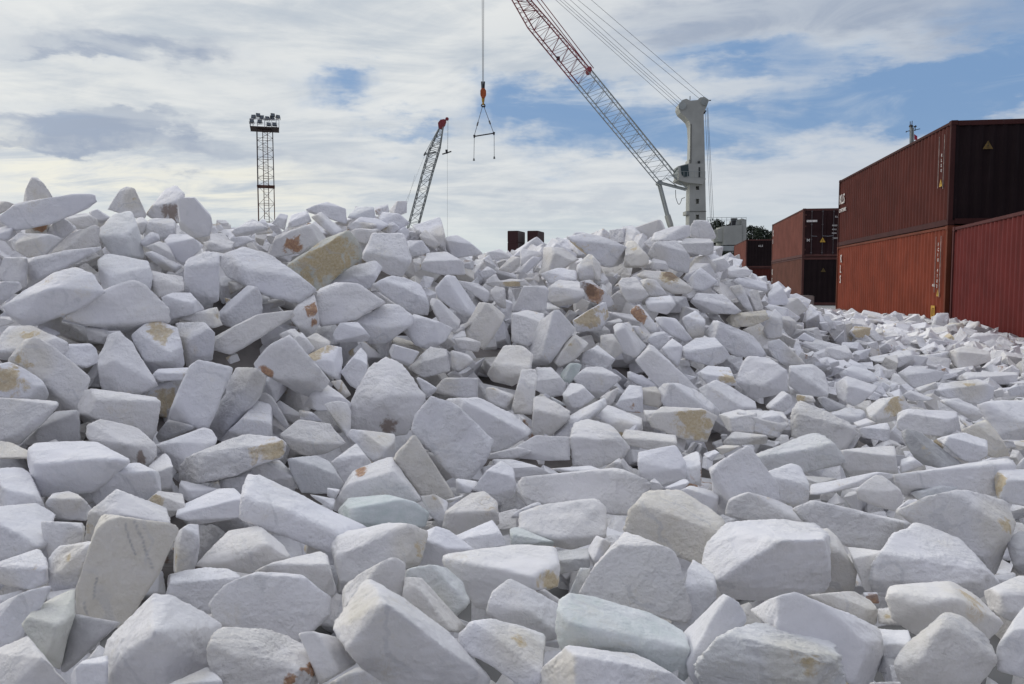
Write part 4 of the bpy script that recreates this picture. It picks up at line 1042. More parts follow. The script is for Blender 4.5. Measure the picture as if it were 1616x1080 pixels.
def container(loc, rz, L, side_m, end_m, frame_m, near_end, label, marks=(), far=False, group='stacked shipping containers'):
    """origin: near left bottom corner; y runs along the length away from the camera; left side faces -x"""
    t = empty('shipping_container', loc, rz, label, 'container', group)
    fr = MB(); pw = .11
    for x in (0, CW-pw):
        for y in (0, L-pw): fr.box(x, x+pw, y, y+pw, .118, CH-.118)
    for x in (0, CW-pw):
        fr.box(x+.012, x+pw-.012, .16, L-.16, .0, .15); fr.box(x+.012, x+pw-.012, .16, L-.16, CH-.085, CH-.012)
    for y in (0, L-pw):
        fr.box(.16, CW-.16, y+.012, y+pw-.012, .02, .16); fr.box(.16, CW-.16, y+.012, y+pw-.012, CH-.13, CH-.008)
    fr.build('frame', frame_m, t, .006 if not far else 0)
    for x in (-.004, CW-.158):
        for y in (-.004, L-.174):
            for z in (0, CH-.118):
                if far: fr2 = MB(); fr2.box(x, x+.162, y, y+.178, z, z+.118)
                else:
                    cc = MB(); cc.box(x, x+.162, y, y+.178, z, z+.118); cc.build('corner_casting', frame_m, t, .008)
    for nm, x, dn in (('side_panel', .03, (-1,0,0)), ('side_panel', CW-.03, (1,0,0))):
        m = MB(); corrug(m, (x, pw, .13), (0,1,0), (0,0,1), L-2*pw, CH-.20, dn); link_mesh(nm, m.v, m.f, side_m, t)
    m = MB(); corrug(m, (.1, .1, CH-.02), (0,1,0), (1,0,0), L-.2, CW-.2, (0,0,1), .3, .02); link_mesh('roof_panel', m.v, m.f, frame_m, t)
    m = MB(); m.box(.1, CW-.1, .1, L-.1, .10, .16); m.build('floor', dark_steel, t)
    m = MB(); corrug(m, (pw, L-.04, .13), (1,0,0), (0,0,1), CW-2*pw, CH-.25, (0,1,0)); link_mesh('end_panel', m.v, m.f, end_m, t)
    if near_end == 'panel':
        m = MB(); corrug(m, (pw, .035, .15), (1,0,0), (0,0,1), CW-2*pw, CH-.27, (0,-1,0)); link_mesh('end_panel', m.v, m.f, end_m, t)
    else:
        half = (CW-2*pw)/2
        for k in (0, 1):
            x0 = pw+.008+k*half; d = MB()
            d.box(x0, x0+half-.016, .03, .06, .165, CH-.14)
            for zz in (.45, .95, 1.45, 1.95): d.box(x0+.06, x0+half-.08, .018, .031, zz, zz+.32)
            dr = d.build('door', end_m, t, .004)
            for r_ in (.30, .80):
                xx = x0+half*r_; b = MB(); b.bar((xx, -.012, .12), (xx, -.012, CH-.08), .019, 8)
                for zz in (.2, .9, 1.7, CH-.2): b.box(xx-.045, xx+.045, -.022, .03, zz, zz+.06)
                lb = b.build('locking_bar', bar_m, dr)
                h = MB(); h.bar((xx, -.03, 1.12), (xx+.28*(1 if k == 0 else -1), -.035, 1.10), .014, 6); h.build('handle', steel, dr)
            for zz in (.35, .95, 1.6, 2.2):
              hg = MB(); hg.box(x0-.0 if k == 0 else x0+half-.075, x0+.06 if k == 0 else x0+half-.015, .006, .031, zz, zz+.09)
              hg.build('hinge', frame_m, dr)
    return t
def tri_sign(parent, cx, cz, s, y=-.012, axis='end', m=yellow_mark):
    """yellow warning triangle with a black bolt, on an end face (facing -y) or side face (facing -x)"""
    def pt(a, b, o): return Vector((cx+a, y-o, cz+b)) if axis == 'end' else Vector((y-o, cx-a, cz+b))
    d = (0, .006, 0) if axis == 'end' else (.006, 0, 0)
    tb = MB(); tb.prism([pt(-s*.5, 0, 0), pt(s*.5, 0, 0), pt(0, s*.87, 0)], d); o = tb.build('warning_triangle', m, parent)
    k = MB(); k.prism([pt(-s*.06, s*.12, .003), pt(s*.08, s*.38, .003), pt(0, s*.36, .003), pt(s*.05, s*.62, .003), pt(-s*.09, s*.30, .003), pt(0, s*.32, .003)], d)
    k.build('bolt_symbol', black_mark, o); return o
ANG = .164; RZ = -ANG
dirv = Vector((math.sin(ANG), math.cos(ANG), 0)); perp = Vector((math.cos(ANG), -math.sin(ANG), 0))
orange = paint('orange_paint', (.195,.044,.024)); orange_fr = paint('orange_frame_paint', (.15,.045,.025))
maroon = paint('maroon_paint', (.082,.020,.015)); maroon_fr = paint('maroon_frame_paint', (.06,.022,.02)); end_shade_m = paint('end_shade_paint', (.016,.009,.010), streak=.1)  # container ends near black: the shade on them is put into the colour
red = paint('dark_red_paint', (.125,.022,.02)); red_fr = paint('red_frame_paint', (.09,.03,.028))
brown = paint('brown_red_paint', (.175,.062,.047)); brown2 = paint('dull_brown_paint', (.135,.057,.042)); brown_fr = paint('brown_frame_paint', (.10,.045,.04))
P0 = Vector((10.966, 20.726, .06))
A1 = container(P0, RZ, 12.19, orange, end_shade_m, orange_fr, 'panel', 'orange corrugated container under the tall maroon one', group='row of containers beside the rubble')
put_text('K', .42, (-.012, 11.55, 1.95), (0,-1,0), (0,0,1), white_mark, A1); put_text('L', .42, (-.012, 11.55, 1.55), (0,-1,0), (0,0,1), white_mark, A1)
put_text('S', .42, (-.012, 11.55, 1.15), (0,-1,0), (0,0,1), white_mark, A1)
for k, ch in enumerate('FCIU 4183'):
    put_text(ch, .12, (-.012, .62, 2.1-k*.135), (0,-1,0), (0,0,1), white_mark, A1)
put_text('45G1', .10, (-.012, .95, 1.05), (0,-1,0), (0,0,1), white_mark, A1)
m_ = MB(); m_.box(-.014, -.004, .40, .43, .78, 2.35); m_.box(-.014, -.004, .78, .80, .9, 2.35); m_.build('white_stripes', stripe_m, A1)
tri_sign(A1, .52, .80, .2, -.012, 'side')
m_ = MB()
for z in (.22, .49): m_.box(-.016, -.004, .70, .98, z, z+.06)
for y in (.70, .92): m_.box(-.016, -.004, y, y+.06, .28, .49)
m_.box(-.016, -.004, .82, .86, .30, .47)
m_.build('yellow_stencil', yellow_mark, A1)
B1 = container(P0+Vector((0,0,CH+.012)), RZ, 12.19, maroon, end_shade_m, maroon_fr, 'panel', 'tall maroon container stacked on top of the orange one', group='row of containers beside the rubble')
put_text('KLS', .52, (-.012, 11.95, 1.62), (0,-1,0), (0,0,1), white_mark, B1, sx=1.0)
put_text('CONTAINER', .20, (-.012, 11.98, 1.30), (0,-1,0), (0,0,1), white_mark, B1, sx=1.0)
m_ = MB(); m_.box(-.014, -.004, .42, .44, .95, 2.32); m_.box(-.014, -.004, .80, .82, 1.0, 2.32); m_.build('white_stripes', stripe_m, B1)
for k, ch in enumerate('KLSU'): put_text(ch, .11, (-.012, .62, 1.78-k*.13), (0,-1,0), (0,0,1), white_mark, B1)
tri_sign(B1, .60, 1.02, .22, -.012, 'side'); dim_y = mat('shaded_yellow', (.15,.10,.03), .8, var=.4, vscale=12); tri_sign(B1, .86, 1.86, .24, .0, m=dim_y)  # triangle on the end face: yellow dimmed as if in shade
C1 = container(Vector((10.965, 20.49, 0)) - Vector((math.sin(.251), math.cos(.251), 0))*12.19, -.251, 12.19, red, end_shade_m, red_fr, 'panel', 'dark red container on the ground at the right edge of the photo', group='row of containers beside the rubble')
P1 = Vector((15.62, 44.22, 0))
D1 = container(P1, RZ-.012, 12.19, brown2, end_shade_m, brown_fr, 'panel', 'dull brown container with a dark shaded end, bottom of the second stack', group='row of containers beside the rubble')
E1 = container(P1+Vector((0,0,CH+.012)), RZ-.012, 12.19, brown, paint('door_shade_paint', (.034,.014,.015), streak=.15), brown_fr, 'doors', 'brown-red container with barred doors, top of the second stack', group='row of containers beside the rubble')  # door end darkened in colour to stand for its shade
tri_sign(E1, 1.02, .78, .30, -.035); tri_sign(D1, 1.1, 1.8, .26, .0, m=mat('deep_shaded_yellow', (.10,.07,.02), .8))  # lower triangle's yellow carries the shade of the end face
m_ = MB(); m_.box(.18, .72, -.036, -.026, 1.86, 1.97); m_.build('white_label', white_mark, E1)
for (x, z, s_, tx) in ((1.48, 1.62, .13, '4000'), (1.48, 1.42, .11, '45G1'), (1.48, 1.22, .11, 'MAX'), (1.52, .95, .12, 'TARE'), (1.62, 2.08, .13, 'KLSU'), (2.05, 2.08, .13, '18'), (.2, .82, .22, 'M')):
    put_text(tx, s_, (x, -.036, z), (1,0,0), (0,0,1), white_mark, E1)
m_ = MB(); m_.box(2.2, 2.29, -.034, -.026, .55, 1.1); m_.build('yellow_stencil', yellow_mark, E1)
put_text('K', .55, (-.012, 11.7, 1.75), (0,-1,0), (0,0,1), white_mark, E1, sx=1.3); put_text('S', .42, (-.012, 11.7, 1.25), (0,-1,0), (0,0,1), white_mark, E1, sx=1.3)
put_text('K', .55, (-.012, 11.7, 1.75), (0,-1,0), (0,0,1), white_mark, D1, sx=1.3); put_text('S', .42, (-.012, 11.7, 1.25), (0,-1,0), (0,0,1), white_mark, D1, sx=1.3)
P2 = Vector((21.4, 75.2, 0))
container(P2, RZ-.012, 12.19, maroon, maroon, maroon_fr, 'panel', 'maroon container at the bottom of the third, farthest stack', far=True, group='row of containers beside the rubble')
F1 = container(P2+Vector((0,0,CH+.012)), RZ-.012, 12.19, brown, end_shade_m, brown_fr, 'panel', 'brown-red container on top of the third stack, below the trees', far=True, group='row of containers beside the rubble')
put_text('KLS', .25, (1.1, .0, 1.9), (1,0,0), (0,0,1), white_mark, F1)
lvl = ['bottom', 'second', 'middle', 'fourth', 'top']
for k, (px, lab, mm, rz) in enumerate(((801, 'grey-sided', mat('hazed_grey_paint', (.14,.115,.11), .7), -.28), (832, 'maroon', mat('hazed_maroon_paint', (.085,.055,.055), .7), -.28))):  # side colours paled and greyed in place of distance haze
    q = P(px, 447, 186)
    dk = mat('deep_maroon_paint', (.06,.022,.022), .7)
    for j in range(5):
        container(Vector((q.x, q.y, j*(CH+.01))), rz, 6.06, mm, dk, dk, 'panel', '%s container of the far %s stack seen over the rubble saddle' % (lvl[j], ('left', 'right')[k]), far=True, group='far containers over the saddle')

# concrete kerb block by the second stack
cb = MB(); q = P(1265, 470, 30); 
cb.box(-.32, .32, -.25, .25, 0, .75); kb = cb.build('concrete_block', mat('weathered_concrete', (.24,.225,.215), .9, bump=.5, bscale=8, var=.25, vscale=5), None, .03)
kb.location = (P(1267, 480, 30).x, 30, 0); kb.rotation_euler = (0,0,.15); tag(kb, 'weathered concrete block at the foot of the second container stack', 'concrete block')

# ------------------------------------------------------------------ lattice helper
def lattice(mb, a, b, ua, va, ub, vb, n, rc, rd, tri=False):
    """four-chord lattice from section a (half vectors ua, va) to b"""
    a = Vector(a); b = Vector(b); prev = None
    for i in range(n+1):
        t = i/n; c = a.lerp(b, t); u = Vector(ua).lerp(Vector(ub), t); v = Vector(va).lerp(Vector(vb), t)
        q = [c-u-v, c+u-v, c+u+v, c-u+v]
        for k in range(4): mb.bar(q[k], q[(k+1) % 4], rd, 4)
        if prev:
            for k in range(4):
                mb.bar(prev[k], q[k], rc, 6)
                if (i+k) % 2: mb.bar(prev[k], q[(k+1) % 4], rd, 4)
                else: mb.bar(prev[(k+1) % 4], q[k], rd, 4)
        prev = q

# ------------------------------------------------------------------ floodlight tower
rusty = mat('rusty_steel', (.13,.055,.04), .8, .2, var=.4, vscale=1.5)
TY = 120.; base = P(423, 447, TY); 
tw = empty('floodlight_tower', (base.x, TY, 0), .28, 'tall rusty lattice tower carrying a platform of floodlights', 'light tower')
hw = 1.12; zt = P(420, 205, TY).z; zm = P(420, 295, TY).z
mb = MB(); lattice(mb, (0,0,0), (0,0,zm), (hw,0,0), (0,hw,0), (hw,0,0), (0,hw,0), 6, .075, .032); mb.build('lower_mast', rusty, tw)
mb = MB(); lattice(mb, (0,0,zm), (0,0,zt), (hw,0,0), (0,hw,0), (hw*.97,0,0), (0,hw*.97,0), 6, .07, .03); mb.build('upper_mast', mat('grey_steel_mast', (.10,.085,.085), .7, .3, var=.4), tw)
mb = MB(); mb.box(-hw-.12, hw+.12, -hw-.12, hw+.12, zm-.1, zm+.1); mb.build('joint_band', rusty, tw)
mb = MB(); mb.bar((.35,.2,0), (.35,.2,zt), .06, 6); mb.bar((-.3,-.2,0), (-.3,-.2,zt), .06, 6)
for i in range(60): mb.bar((.35,.2,zt*i/60), (-.3,-.2,zt*i/60), .025, 4)
mb.build('ladder', rusty, tw)
mb = MB(); pr = 1.98
mb.box(-pr, pr, -pr, pr, zt, zt+.09); mb.box(-.9, .9, -.9, .9, zt-.2, zt-.002); mb.build('platform', mat('dark_brown_steel', (.06,.04,.037), .8), tw)
mb = MB()
for s in (-1, 1):
    for z in (.6, 1.15): mb.bar((-pr, s*pr, zt+z), (pr, s*pr, zt+z), .018, 5); mb.bar((s*pr, -pr, zt+z), (s*pr, pr, zt+z), .018, 5)
    for k in range(5): x = -pr+k*pr/2; mb.bar((x, s*pr, zt), (x, s*pr, zt+1.15), .03, 5); mb.bar((s*pr, x, zt), (s*pr, x, zt+1.15), .03, 5)
mb.bar((-pr,0,zt+1.5), (pr,0,zt+1.5), .06, 6)
for x in (-1.6, 0, 1.6): mb.bar((x,0,zt), (x,0,zt+1.5), .05, 6)
mb.build('railing', mat('pale_rail_steel', (.6,.61,.63), .6, .2), tw)
lamp_m = mat('floodlight_housing', (.035,.04,.045), .5, .3); glass_m = mat('floodlight_glass', (.12,.14,.16), .15)
rn = random.Random(3)
for (x, y, z, rz) in ((-1.75,-1.9,.75,.3), (-1.5,0,1.75,-.4), (-.9,0,2.0,.2), (-.35,0,1.72,-.2), (.35,0,1.62,.4), (1.05,0,1.75,0), (1.12,0,2.1,.3), (1.85,0,1.9,.5), (-.6,-1.9,.75,-.3), (.55,-1.9,.42,.2), (1.35,-1.9,.45,.1)):
    r_ = Matrix.Rotation(rz, 3, 'Z') @ Matrix.Rotation(-.35, 3, 'X')
    def T(v): return r_ @ Vector(v) + Vector((x, y, zt+z))
    m1_ = MB(); vv = [(-.30,-.16,-.26),(.30,-.16,-.26),(.30,-.16,.26),(-.30,-.16,.26),(-.2,.2,-.17),(.2,.2,-.17),(.2,.2,.17),(-.2,.2,.17)]
    m1_.add([T(v) for v in vv], [(0,1,2,3),(7,6,5,4),(0,4,5,1),(1,5,6,2),(2,6,7,3),(3,7,4,0)])
    m1_.bar(T((-.34,0,0)), T((-.34,0,-.4)), .03, 5); m1_.bar(T((.34,0,0)), T((.34,0,-.4)), .03, 5); m1_.bar(T((-.34,0,-.4)), T((.34,0,-.4)), .03, 5)
    fl = m1_.build('floodlight', lamp_m, tw)
    m2_ = MB(); m2_.add([T((-.26,-.166,-.22)), T((.26,-.166,-.22)), T((.26,-.166,.22)), T((-.26,-.166,.22))], [(0,1,2,3)]); m2_.build('lens', glass_m, fl)

# ------------------------------------------------------------------ harbour crane
GY_ = 120.
crane_w = mat('crane_cream_paint', (.41,.42,.385), .6, var=.12, vscale=.35)
crane_r = mat('crane_red_paint', (.27,.05,.06), .6, var=.3, vscale=.5)
crane_g = mat('crane_grey_paint', (.36,.39,.38), .6, var=.2, vscale=.5)
rope_m = mat('steel_rope', (.14,.145,.15), .6, .3)
cb_ = P(1102, 447, GY_)
cr = empty('harbour_crane', (cb_.x, GY_, 0), 0, 'big harbour crane with cream tower and red-tipped lattice boom', 'crane')
def L(px, py, dy=0.): return P(px, py, GY_+dy) - Vector((cb_.x, GY_, 0))
DPT = Vector((0, 2.5, 0))
mb = MB()
# upper shaft with its head
mb.prism([L(x, y, -1.25) for x, y in ((1113,281),(1112,230),(1110.5,178),(1112,176),(1115.5,168),(1119,158),(1112,153),(1105,154),(1101,158),(1090,159),(1083,156),(1077,158),(1072,164),(1071,171),(1074,178),(1081,184),(1087,190),(1090,198),(1091,215),(1090,258),(1089,281))], DPT)
# lower shaft: two posts with cross pieces, open windows between them
mb.prism([L(x, y, -1.25) for x, y in ((1098,281.2),(1089,281.2),(1088,330),(1087,447),(1098,447))], DPT)
mb.prism([L(x, y, -1.25) for x, y in ((1115.5,447),(1103.5,447),(1103.5,281.2),(1113,281.2),(1114,330))], DPT)
for y0, y1 in ((281.4, 294), (300, 314), (322, 339), (346, 447)):
    mb.prism([L(x, y, -1.24) for x, y in ((1098.1,y0),(1103.4,y0),(1103.4,y1),(1098.1,y1))], DPT*.99)
mb.build('tower', crane_w, cr)
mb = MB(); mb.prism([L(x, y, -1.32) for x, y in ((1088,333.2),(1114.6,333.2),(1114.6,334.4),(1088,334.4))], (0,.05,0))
mb.prism([L(x, y, -1.32) for x, y in ((1089.6,196),(1091.6,196),(1091,258),(1089,258))], (0,.05,0)); mb.build('seams', mat('crane_seam_grey', (.16,.165,.15), .7), cr)  # thin darker grey strips laid on the tower face
mb = MB(); mb.prism([L(x, y, -1.9) for x, y in ((1070,281),(1113.5,281),(1113.5,284),(1109,291),(1083,288),(1071,284))], (0,3.8,0)); mb.build('cab_platform', crane_w, cr)
mb = MB(); mb.prism([L(x, y, -1.8) for x, y in ((1071.5,280.9),(1070,262.5),(1085,258.5),(1112.8,258.5),(1112.8,280.9))], (0,3.6,0))
cab = mb.build('cab', crane_w, cr)
cglass = mat('dark_cab_glass', (.018,.045,.045), .12, spec=.6)
mb = MB(); mb.prism([L(x, y, -1.86) for x, y in ((1074,262.5),(1086,259.8),(1087.5,278),(1079,280),(1075.5,275))], (0,.06,0)); mb.build('side_window', cglass, cab)
mb = MB(); mb.prism([L(x, y, -1.5) for x, y in ((1069.2,264),(1070.4,264),(1071.6,278),(1070.4,278))], (0,3.0,0)); mb.build('front_window', cglass, cab)
mb = MB(); mb.prism([L(x, y, -1.84) for x, y in ((1102.5,264),(1105,264),(1105,280),(1102.5,280))], (0,.05,0)); mb.prism([L(x, y, -1.84) for x, y in ((1102.5,254),(1105,254),(1105,258),(1102.5,258))], (0,.7,0)); mb.build('door', mat('dark_door', (.04,.045,.045), .6), cab)
mb = MB(); a_ = L(1071,285,-1.7); 
for k in range(9):
    p_ = L(1068+k*5.6, 281, -2.2); mb.bar(p_, p_+Vector((0,0,.9)), .03, 4)
mb.bar(L(1068,281,-2.2)+Vector((0,0,.9)), L(1113,281,-2.2)+Vector((0,0,.9)), .03, 4); mb.build('guard_rail', crane_g, cr)
# sheave heads
for (x, y, r_) in ((1077,167,.55), (1112,161,.5)):
    mb = MB(); mb.bar(L(x, y, -1.55), L(x, y, 1.55), r_, 16); mb.build('sheave', crane_g, cr)
mb = MB(); mb.bar(L(1089,158), L(1089,152), .06, 5); mb.bar(L(1119,159), L(1122,158.5), .08, 5); mb.bar(L(1110,176), L(1113,178), .3, 8); mb.build('mast_light', dark_steel, cr)
mb = MB()
for (x, y) in ((1087,258), (1083,338)): mb.box(*sum([[L(x, y).x-.25, L(x, y).x+.2], [-1.2, 1.2], [L(x, y).z-.2, L(x, y).z+.35]], [])) 
mb.build('hose_bracket', crane_w, cr)
# boom: four chords, grey lower half, red outer half
AX = (-.35, .06)
def boomsec(px0, py0, px1, py1, dy):
    """lower chord pixel, upper chord pixel; the two side frames are 1.9 m apart"""
    lo, up = L(px0, py0, dy), L(px1, py1, dy); s = Vector((.45, .95, .15))
    return [lo-s, up-s, up+s, lo+s]
def boompart(name, secs, m, n_each, rc=.11, rd=.05):
    mb = MB(); 
    for (A_, B_), n in zip(zip(secs[:-1], secs[1:]), n_each):
        prev = None
        for i in range(n+1):
            q = [A_[k].lerp(B_[k], i/n) for k in range(4)]
            for k in range(4): mb.bar(q[k], q[(k+1) % 4], rd, 4)
            if prev:
                for k in range(4): mb.bar(prev[k], q[k], rc, 6)
                for k in (0, 2):
                    md = prev[k].lerp(q[k], .5)
                    mb.bar(prev[k+1], md, rd, 4); mb.bar(md, q[k+1], rd, 4)
                mb.bar(prev[1], q[2], rd*.8, 4)
            prev = q
    return mb.build(name, m, cr)
sA = boomsec(1039,288,1064,276,0); s0 = boomsec(1085,300,1087,297,0)
s1 = boomsec(908.5,131.5,930,111,-4); s2 = boomsec(838,46,858,27,-6); s3 = boomsec(812,0,835,1,-7); s4 = boomsec(768,-88,776,-92,-9)
boompart('boom_inner', [sA, s1], crane_g, [10], .085, .034); boompart('boom_outer', [s1, s2, s3, s4], crane_r, [5, 3, 6], .095, .036)
mb = MB()
for k in range(4): mb.bar(sA[k], s0[k], .12, 6)
mb.bar(sA[0].lerp(sA[1], .6), L(1074,298,-1), .07, 5); mb.bar(sA[1], sA[1].lerp(s0[1], .5), .16, 6); mb.build('boom_foot', crane_g, cr)
mb = MB(); mb.bar(s1[1]+Vector((.25,0,.35)), s4[1]+Vector((.1,0,.3)), .06, 5); mb.bar(s1[2]+Vector((.25,0,.35)), s4[2]+Vector((.1,0,.3)), .06, 5)
for k in range(16):
    t = k/16; p_ = s1[1].lerp(s2[1], t); mb.bar(p_, p_+Vector((.25,0,.35)), .035, 4)
mb.build('boom_walkway', crane_r, cr)
mb = MB(); mb.bar(sA[1]+Vector((.35,0,.4)), s1[1]+Vector((.3,0,.4)), .055, 5)
for k in range(24):
    p_ = sA[1].lerp(s1[1], k/24); mb.bar(p_, p_+Vector((.35,0,.4)), .03, 4)
mb.build('boom_walkway', crane_g, cr)
mb = MB(); jt = L(929,112,-4); mb.bar(jt+Vector((0,-1,0)), jt+Vector((0,1,0)), .38, 8); mb.build('boom_joint', crane_r, cr)
mb = MB(); bl_ = L(881,93,-5); mb.box(bl_.x-.22, bl_.x+.22, bl_.y-.3, bl_.y+.3, bl_.z-.2, bl_.z+.25); mb.bar(bl_+Vector((-.1,0,-.1)), bl_+Vector((-.5,0,.5)), .05, 5); mb.build('boom_lamp', dark_steel, cr)
mb = MB(); tp = L(768,-92,-9); mb.bar(tp+Vector((0,-1,0)), tp+Vector((0,1,0)), .7, 16); mb.build('boom_tip_sheave', crane_r, cr)
mb = MB()
for s in (-.6, .6): mb.bar(L(1040,289)+Vector((0,s,0)), L(1054,343)+Vector((0,s,0)), .2, 8)
mb.build('luffing_rods', crane_g, cr)
mb = MB(); mb.bar(L(1040,289)+Vector((0,-.9,0)), L(1040,289)+Vector((0,.9,0)), .36, 8); mb.build('cylinder_pin', crane_g, cr)
for s in (-.6, .6): mb = MB(); mb.bar(L(1053,340)+Vector((0,s,0)), L(1058,356)+Vector((0,s,0)), .32, 8, .34); mb.bar(L(1058,356)+Vector((0,s,0)), L(1084,447)+Vector((0,s,0)), .3, 8); mb.build('cylinder_barrel', crane_w, cr)
mb = MB(); pts_ = [L(1066,300)] + [L(1066.5+k*1.6, 312+11*math.sin(k*.5), 0) for k in range(7)] + [L(1081,312)]
for a__, b__ in zip(pts_[:-1], pts_[1:]): mb.bar(a__, b__, .045, 5)
mb.build('hose_loop', dark_steel, cr)
# ropes
mb = MB()
for (x0, y0, d0, x1, y1) in ((1070,172,-1.,769,-96), (1071,166,-.4,770,-100), (1073,163,.4,772,-104), (1077,160,1.,776,-112), (1104,156,-1.,784,-104), (1112,154,1.,796,-118)):
    mb.bar(L(x0, y0, d0), L(x1, y1, -9+d0*.6), .026, 5)
mb.build('boom_ropes', rope_m, cr)
mb = MB()
for (x0, x1, d0) in ((1112.5,1122.5,-.8), (1115.5,1124.5,0), (1117,1127.5,.8)): mb.bar(L(x0, 170, d0), L(x1, 372, d0), .028, 5)
mb.build('tower_ropes', rope_m, cr)
mb = MB()
for s, e_ in ((760.6, -.3), (763.6, .3)): mb.bar(L(s, -90, -9+e_), L(762.2+(s-762)*.5, 139, -9+e_), .035, 5)
mb.build('hoist_ropes', rope_m, cr)
# machinery house and undercarriage
mb = MB(); mb.prism([L(x, y, -2.2) for x, y in ((1142,357),(1171,355),(1171,386),(1142,387))], (0,4.4,0)); mb.prism([L(x, y, -1.8) for x, y in ((1133,362),(1141.8,359),(1141.8,382),(1133,381))], (0,3.6,0))
mb.prism([L(x, y, -2.) for x, y in ((1171.3,345),(1178,347),(1178,388),(1171.3,388))], (0,4,0)); mb.prism([L(x, y, -1.6) for x, y in ((1160,347),(1171,346.5),(1171,354.8),(1160,355.2))], (0,3.2,0)); mb.build('machinery_house', crane_w, cr)
mb = MB(); mb.prism([L(x, y, -2.4) for x, y in ((1087,388.2),(1176,388.2),(1176,396),(1087,396))], (0,4.8,0)); mb.build('slewing_platform', crane_g, cr)
mb = MB(); mb.bar(L(1158,356,-1.2), L(1158.5,345,-1.2), .42, 10, .5); mb.bar(L(1152,357,-1.2), L(1157,352,-1.2), .35, 8); mb.build('exhaust', dark_steel, cr)
mb = MB()
for (x0, x1, y) in ((1116,1178,343.5),): 
    mb.bar(L(x0, y, -2), L(x1, y, -2), .035, 4); mb.bar(L(x0, y+4, -2), L(x1, y+4, -2), .03, 4)
    for k in range(9): mb.bar(L(x0+k*7.7, y, -2), L(x0+k*7.7, 357, -2), .03, 4)
mb.build('deck_railing', crane_g, cr)
mb = MB(); zc_ = L(1100,396).z; mb.box(-5, 9, -4, 4, 1.4, zc_-1.2); mb.bar((1,0,zc_-1.2), (1,0,zc_), 2.3, 20); mb.build('undercarriage', dark_steel, cr)
for s in (-3.4, 3.4):
    for k in range(6):
        mb = MB(); mb.bar((-4+k*2.4, s-.4, .8), (-4+k*2.4, s+.4, .8), .8, 16); mb.build('wheel', dark_steel, cr)

# hook block hanging from the boom
hy = GY_-9; orange_m = mat('hook_block_orange', (.42,.10,.03), .6, var=.2); yel_m = mat('hook_yellow', (.50,.30,.05), .6)
hb = P(762, 168, hy); hk = empty('hook_block', hb, 0, 'orange hook block hanging in the sky from twin hoist ropes', 'crane hook')
def Lh(px, py, dy=0.): return P(px, py, hy+dy) - hb
mb = MB(); mb.prism([Lh(x, y, -.4) for x, y in ((760,139),(764.5,139),(767,143),(767,149),(764,155),(760.5,155),(758,149),(758,143))], (0,.8,0)); mb.build('sheave_housing', orange_m, hk, .06)
mb = MB(); mb.bar(Lh(760.5,129), Lh(761,140), .13, 6); mb.bar(Lh(764,129), Lh(763.5,140), .13, 6); mb.build('rope_guide', dark_steel, hk)
mb = MB(); mb.bar(Lh(762.5,155), Lh(762.5,161), .22, 10, .16); mb.bar(Lh(762.5,161), Lh(762.5,166), .14, 8); mb.build('swivel', yel_m, hk)
mb = MB(); pv_ = None
for k in range(12):
    t = -1.2+k*.42; p_ = Lh(762.5,167.2)+Vector((math.cos(t)*.24, 0, math.sin(t)*.24))
    if pv_: mb.bar(pv_, p_, .08, 6)
    pv_ = p_
mb.bar(Lh(760,168.4), Lh(765.5,168.4), .1, 6); mb.build('hook', dark_steel, hk)
sb = P(764, 212, hy); sp_ = empty('spreader_bar', sb, 0, 'dark lifting beam with rope slings hanging below the orange hook block', 'lifting beam')
def Ls(px, py, dy=0.): return P(px, py, hy+dy) - sb
mb = MB(); mb.bar(Ls(748.5,215.5), Ls(779.5,210.5), .085, 8); mb.build('beam', dark_steel, sp_)
for x, y in ((748.5,215.5), (779.5,211)):
    mb = MB(); mb.bar(Ls(x, y-2.2), Ls(x, y+2.4), .17, 8, .1); mb.build('end_shackle', dark_steel, sp_)
for pts2 in (((761,169.5),(748.5,214)), ((764,169.5),(779,210))):
    mb = MB(); mb.bar(Ls(*pts2[0]), Ls(*pts2[1]), .04, 5); a__, b__ = Ls(*pts2[0]), Ls(*pts2[1]); mb.bar(a__.lerp(b__, .52), a__.lerp(b__, .66), .1, 6); mb.build('upper_sling', rope_m, sp_)
for pts2 in (((748.5,217),(747.8,254)), ((779.8,213),(780,251))):
    mb = MB(); a__, b__ = Ls(*pts2[0]), Ls(*pts2[1]); mb.bar(a__, b__, .035, 5); mb.bar(a__.lerp(b__, .9), b__, .1, 6, .14); mb.build('hanging_chain', rope_m, sp_)

# ------------------------------------------------------------------ smaller lattice crane behind the rubble
SY = 150.; q0 = P(652, 447, SY)
sc_ = empty('lattice_crane', (q0.x, SY, 0), 0, 'smaller dark lattice boom crane leaning right with a red head', 'crane')
def Lc(px, py, dy=0.): return P(px, py, SY+dy) - Vector((q0.x, SY, 0))
dks = mat('dark_green_grey_steel', (.26,.28,.275), .7, .1, var=.4, vscale=.6)
wv_ = Vector((1.0, 0, .25))
mb = MB(); lattice(mb, Lc(633,430), Lc(675,272), (wv_*.95), (0,.9,0), (wv_*.95), (0,.9,0), 12, .10, .05); mb.build('boom_lower', dks, sc_)
mb = MB(); lattice(mb, Lc(675,272), Lc(686,235), (wv_*.95), (0,.9,0), (wv_*.95), (0,.9,0), 4, .10, .05); lattice(mb, Lc(686,235), Lc(697,200), (wv_*.95), (0,.9,0), (wv_*.3), (0,.4,0), 5, .09, .05); mb.build('boom_upper', dks, sc_)
mb = MB(); mb.prism([Lc(x, y, -.5) for x, y in ((692,203),(691,194),(695,189),(701,188),(704,191),(702,197),(697,203))], (0,1,0)); mb.build('boom_head', crane_r, sc_)
